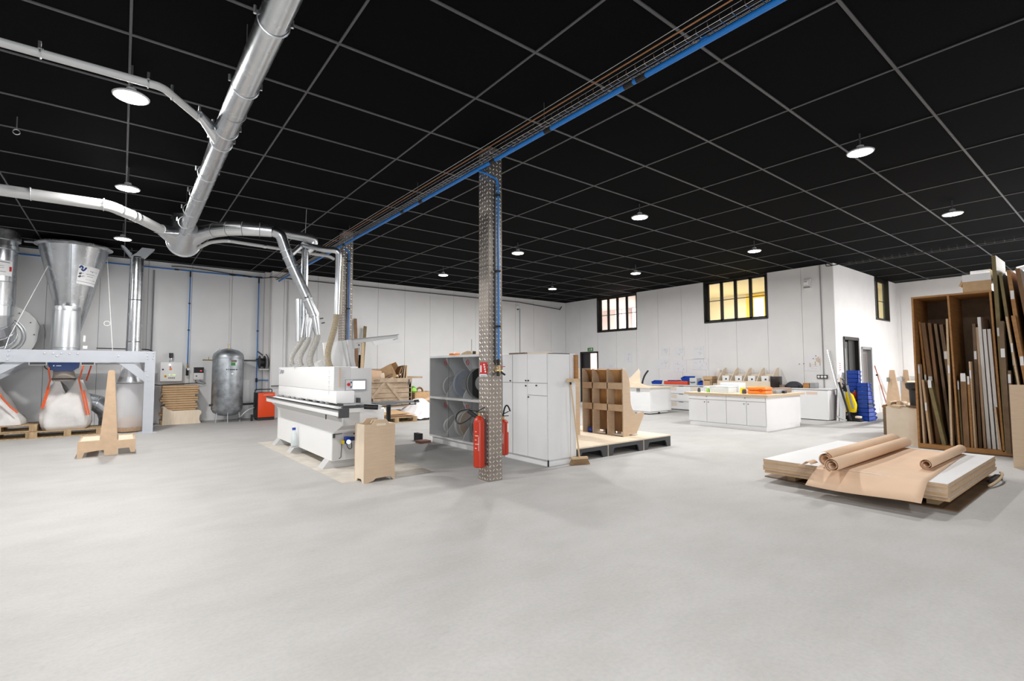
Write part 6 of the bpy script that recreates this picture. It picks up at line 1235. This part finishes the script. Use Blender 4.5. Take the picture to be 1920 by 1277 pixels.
boards = [(2.538, 2.28, 2.437, 0.11, 0.028, OAK, 1.22, 'yellow-brown sheet, leftmost'), (2.490, 2.26, 2.353, 0.11, 0.060, BROWN, 1.19, 'thick brown sheet, second from left'), (2.403, 2.25, 2.29, 0.10, 0.045, BROWN, 0, 'brown sheet, third from left'), (2.403, 1.20, 2.235, 0.10, 0.055, OLIVE, 1.13, 'short olive sheet leaning across the left bay'), (2.318, 2.23, 2.175, 0.10, 0.040, BROWN2, 0, 'grey-brown sheet in mid left bay'), (2.233, 2.21, 2.075, 0.11, 0.05, BROWN2, 1.64, 'dark sheet with two labels in the left bay'),
 (2.540, 1.50, 2.513, 0.11, 0.027, MDF, 1.38, 'narrow pale strip at the left edge'), (2.496, 1.22, 2.427, 0.11, 0.030, CARD, .72, 'short tan sheet at the left'), (2.112, 2.29, 2.135, 0.08, 0.030, PLY_E, 1.39, 'upright tan sheet beside the divider'), (2.012, 1.22, 1.998, 0.08, 0.022, OLIVE, 1.11, 'short olive sheet at the foot of the divider'),
 (1.940, 1.31, 1.938, 0.09, 0.075, BROWN, 1.25, 'thick short brown block in the right bay'), (1.878, 1.29, 1.873, 0.08, 0.030, OAK, 1.2, 'short orange-brown sheet in the right bay'), (1.850, 1.54, 1.838, 0.08, 0.024, PLY_E, 1.3, 'thin tan strip in the right bay'), (1.800, 2.19, 1.800, 0.08, 0.040, BROWN2, 1.63, 'tall dark sheet in the right bay'), (1.765, 2.13, 1.745, 0.08, 0.032, MDF, 0, 'peach sheet with holes beside the white sheets'), (1.727, 2.30, 1.690, 0.08, 0.042, WHITE, 1.88, 'white sheet, tallest of three'), (1.672, 2.09, 1.630, 0.08, 0.042, WHITE, 0, 'white sheet, middle of three'), (1.617, 2.09, 1.572, 0.08, 0.042, WHITE, 0, 'white sheet, right of three'), (1.565, 0.78, 1.525, 0.08, 0.024, PLY_E, 0, 'low tan strip right of the white sheets'),
 (1.475, 3.29, 1.440, 0.08, 0.051, OLIVE, 2.0, 'tallest olive sheet leaning on the rack'), (1.402, 2.18, 1.400, 0.08, 0.056, BROWN2, 1.65, 'dark brown sheet right of the rack side'), (1.345, 1.39, 1.355, 0.08, 0.037, BROWN2, 1.24, 'short dark sheet right of the rack side'), (1.410, 3.00, 1.21, 0.08, 0.038, OLIVE, 1.52, 'olive sheet leaning right of the tallest'), (1.307, 3.02, 1.115, 0.08, 0.049, OAK, 2.59, 'tall orange-brown sheet with a label at the right'), (1.340, 2.25, 1.16, 0.08, 0.025, PLY_E, 1.73, 'narrow tan sheet at the right edge'), (1.262, 2.26, 1.06, 0.08, 0.045, OAK, 1.52, 'orange-brown sheet with a label at the right edge'), (1.205, 3.03, .93, 0.08, 0.055, BROWN, 0, 'tall brown sheet at the right edge of the picture')]
for k, (yt, z1, yb_, z0, w, m, lz, l) in enumerate(boards):
    bx = xr + .03 if yb_ > 1.48 else xr - .22
    front = z1 < 1.6 or (yb_ < 1.42 and z1 < 2.3) or 'upright tan' in l
    x0 = bx + (0 if front else .2) + (k * 37 % 5) * .008; x1 = bx + .17 if front else xe - .05
    o = thing('sheet_board', l + (' in the sheet rack' if 'rack' not in l else ''), 'board', ((x0 + x1) / 2, yb_, .07), group='boards in the sheet rack'); z0 = .072
    MB().add([(x0, yb_ - w / 2, z0), (x1, yb_ - w / 2, z0), (x1, yb_ + w / 2, z0), (x0, yb_ + w / 2, z0), (x0, yt - w / 2, z1), (x1, yt - w / 2, z1), (x1, yt + w / 2, z1), (x0, yt + w / 2, z1)], [(0, 3, 2, 1), (4, 5, 6, 7), (0, 1, 5, 4), (1, 2, 6, 5), (2, 3, 7, 6), (3, 0, 4, 7)]).build('panel', m, o, smooth=False)
    if lz:
        f = (lz - z0) / (z1 - z0); yy = yb_ + (yt - yb_) * f; B('paper_label', PAPER, o, x0 - .003, x0, yy - w * .42, yy + w * .42, lz - .05, lz + .09)
t = thing('carton', 'large open carton lying on top of the sheet rack', 'carton', (11.7, 1.7, 2.72)); KB = mat('peach_card', (.72, .55, .45), .7)
B('front_side', CARD, t, 11.32, 11.33, 1.52, 1.88, 2.72, 2.92); B('top_sheet', PAPER, t, 11.32, 12.1, 1.52, 1.88, 2.92, 2.93); B('front_cover', PAPER, t, 11.315, 11.32, 1.52, 1.88, 2.90, 3.02); B('end_side', CARD, t, 11.33, 12.1, 1.87, 1.88, 2.72, 2.92); MB().prism([(1.88, 2.95), (1.93, 2.84), (1.90, 2.82), (1.86, 2.93)], 11.32, 11.6, 'x').build('flap', CARD, t, smooth=False)
B('upper_box', PAPER, t, 11.36, 12.0, 1.53, 1.78, 2.93, 3.08)
tag(MB().box(12.4, 12.8, .2, 1.84, 0, 3.14).build('tall_carton', PAPER, smooth=False), 'tall white carton standing behind the sheet rack, only its top showing', 'carton')
t = thing('laminated_sheet', 'white laminated panel lying high behind the leaning boards', 'panel', (12.0, .8, 3.15)); MB().obox((12.75, .6, 3.35), (.7, 1.5, .02), Euler((-.2, 0, 0)).to_matrix()).build('panel_sheet', LGREY, t, smooth=False)
tag(MB().box(10.15, 10.17, -.6, 1.24, 0, 1.19).build('plywood_sheet', PLY, smooth=False), 'plywood sheet standing upright at the right edge of the picture', 'board')
tag(MB().box(10.45, 10.75, -.5, .9, 0, 1.1).build('support_trestle', BROWN2, smooth=False), 'dark support behind the plywood sheet at the right edge', 'support')

# ------------------------------------------------------------------ stack of white panels with kraft paper
t = thing('panel_stack_pallet', 'low pallet under the stack of white panels', 'pallet', (7.8, 2.2, 0))
for y in (1.45, 2.15, 2.85): B('skid', PALLET, t, 6.75, 9.0, y - .05, y + .05, 0.012, .085)
for x in (6.8, 7.5, 8.2, 8.85): B('deck_board', PALLET, t, x, x + .12, 1.3, 3.0, .085, .105)
o = MB().add([(6.60, 1.22, .012), (9.1, 1.22, .012), (9.1, 3.2, .012), (6.78, 3.2, .012), (6.60, 1.22, .0), (9.1, 1.22, .0), (9.1, 3.2, .0), (6.78, 3.2, .0)], [(0, 1, 2, 3), (4, 7, 6, 5), (0, 4, 5, 1), (1, 5, 6, 2), (2, 6, 7, 3), (3, 7, 4, 0)]).build('hardboard_sheet', BROWN2, smooth=False); tag(o, 'brown hardboard sheet on the floor under the panel stack', 'sheet')  # sheet coloured darker brown to carry the shade under the panels
n = 9; zt0, zt1 = .106, .285
ordn = ('bottom', 'second from the bottom', 'third from the bottom', 'fourth from the bottom', 'middle', 'fourth from the top', 'third from the top', 'second from the top', 'top')
for k in range(n):
    h = (zt1 - zt0) / n; dx = random.uniform(-.008, .008) + (.02 if k < 2 else 0); dy = random.uniform(-.008, .008)
    p = thing('melamine_sheet', 'white faced panel, %s of the low stack on the floor' % ordn[k], 'panel', (7.8, 2.2, zt0 + k * h), group='white panels stacked on the floor')
    B('core', MDF if k % 3 else CARD, p, 6.50 + dx, 9.02 + dx, 1.27 + dy, 3.08 + dy, zt0 + k * h + .001, zt0 + (k + 1) * h - .0015); B('white_face', MELAMINE, p, 6.502 + dx, 9.018 + dx, 1.272 + dy, 3.078 + dy, zt0 + (k + 1) * h - .0015, zt0 + (k + 1) * h)
zs = zt1 + .003
t = thing('kraft_paper', 'kraft paper unrolled over the white panel stack and hanging over its edge', 'paper', (7.5, 1.9, zs))
g = []
nx, ny = 26, 14
for i in range(ny):
    v = i / (ny - 1); row = []
    for j in range(nx):
        u = j / (nx - 1); x = 6.12 + 2.76 * u; y = 2.44 - (.90 + .14 * (1 - u)) * v
        if x < 6.50: z = zs - .55 * (6.50 - x) ** 1.25 - .01 * math.sin(v * 5); 
        else: z = zs + .004 * (1 + math.sin(7 * u + 3 * v))
        row.append((x, y, z))
    g.append(row)
so = MB().sheet(g).build('paper_sheet', KRAFT, t, ang=80); m = so.modifiers.new('thick', 'SOLIDIFY'); m.thickness = .002
def spiral(y, z, r0, r1, turns, x0, x1, start=0, n=40):
    g = []
    for i in range(n + 1):
        a = start + turns * 2 * PI * i / n; r = r0 + (r1 - r0) * i / n; g.append([(x0, y + r * math.cos(a), z + r * math.sin(a)), ((x0 + x1) / 2, y + r * math.cos(a), z + r * math.sin(a)), (x1, y + r * math.cos(a), z + r * math.sin(a))])
    return MB().sheet(g)
def roll(nm, y, r, x0, x1, st): 
    q = spiral(y, zs + r, r, r * .42, 2.3, x0, x1, st).build(nm, KRAFT, t, ang=80); mm = q.modifiers.new('thick', 'SOLIDIFY'); mm.thickness = .002
roll('front_roll', 2.19, .080, 6.20, 8.95, -1.2); roll('rear_roll', 2.36, .090, 6.50, 9.05, 1.0); roll('curled_end', 1.575, .066, 7.15, 8.86, -2.0)
q = []
for i in range(9): a = i / 8; q.append([(6.25, 2.42 - .02 * a + .16 * a, zs + .05 + .03 * math.sin(a * 5)), (6.45, 2.42 + .14 * a, zs + .05 + .03 * math.sin(a * 5))])
mm = MB().sheet(q).build('loose_flap', KRAFT, t).modifiers.new('thick', 'SOLIDIFY'); mm.thickness = .002
t = thing('pallet_truck_forks', 'low black and yellow trolley end peeping out behind the panel stack', 'trolley', (9.2, 1.1, 0)); B('fork', DARK, t, 8.5, 8.9, 1.22, 1.27, .015, .07, b=.01); MB().lathe([(.035, -.02), (.035, .02)], (8.92, 1.22, .036), 14, 'y').build('wheel', BLACK, t); MB().tube(bez((8.95, 1.22, .09), (8.85, 1.16, .10), (8.5, 1.16, .06), (8.2, 1.22, .03), 10), .014, 8).build('strap', PLY_E, t)
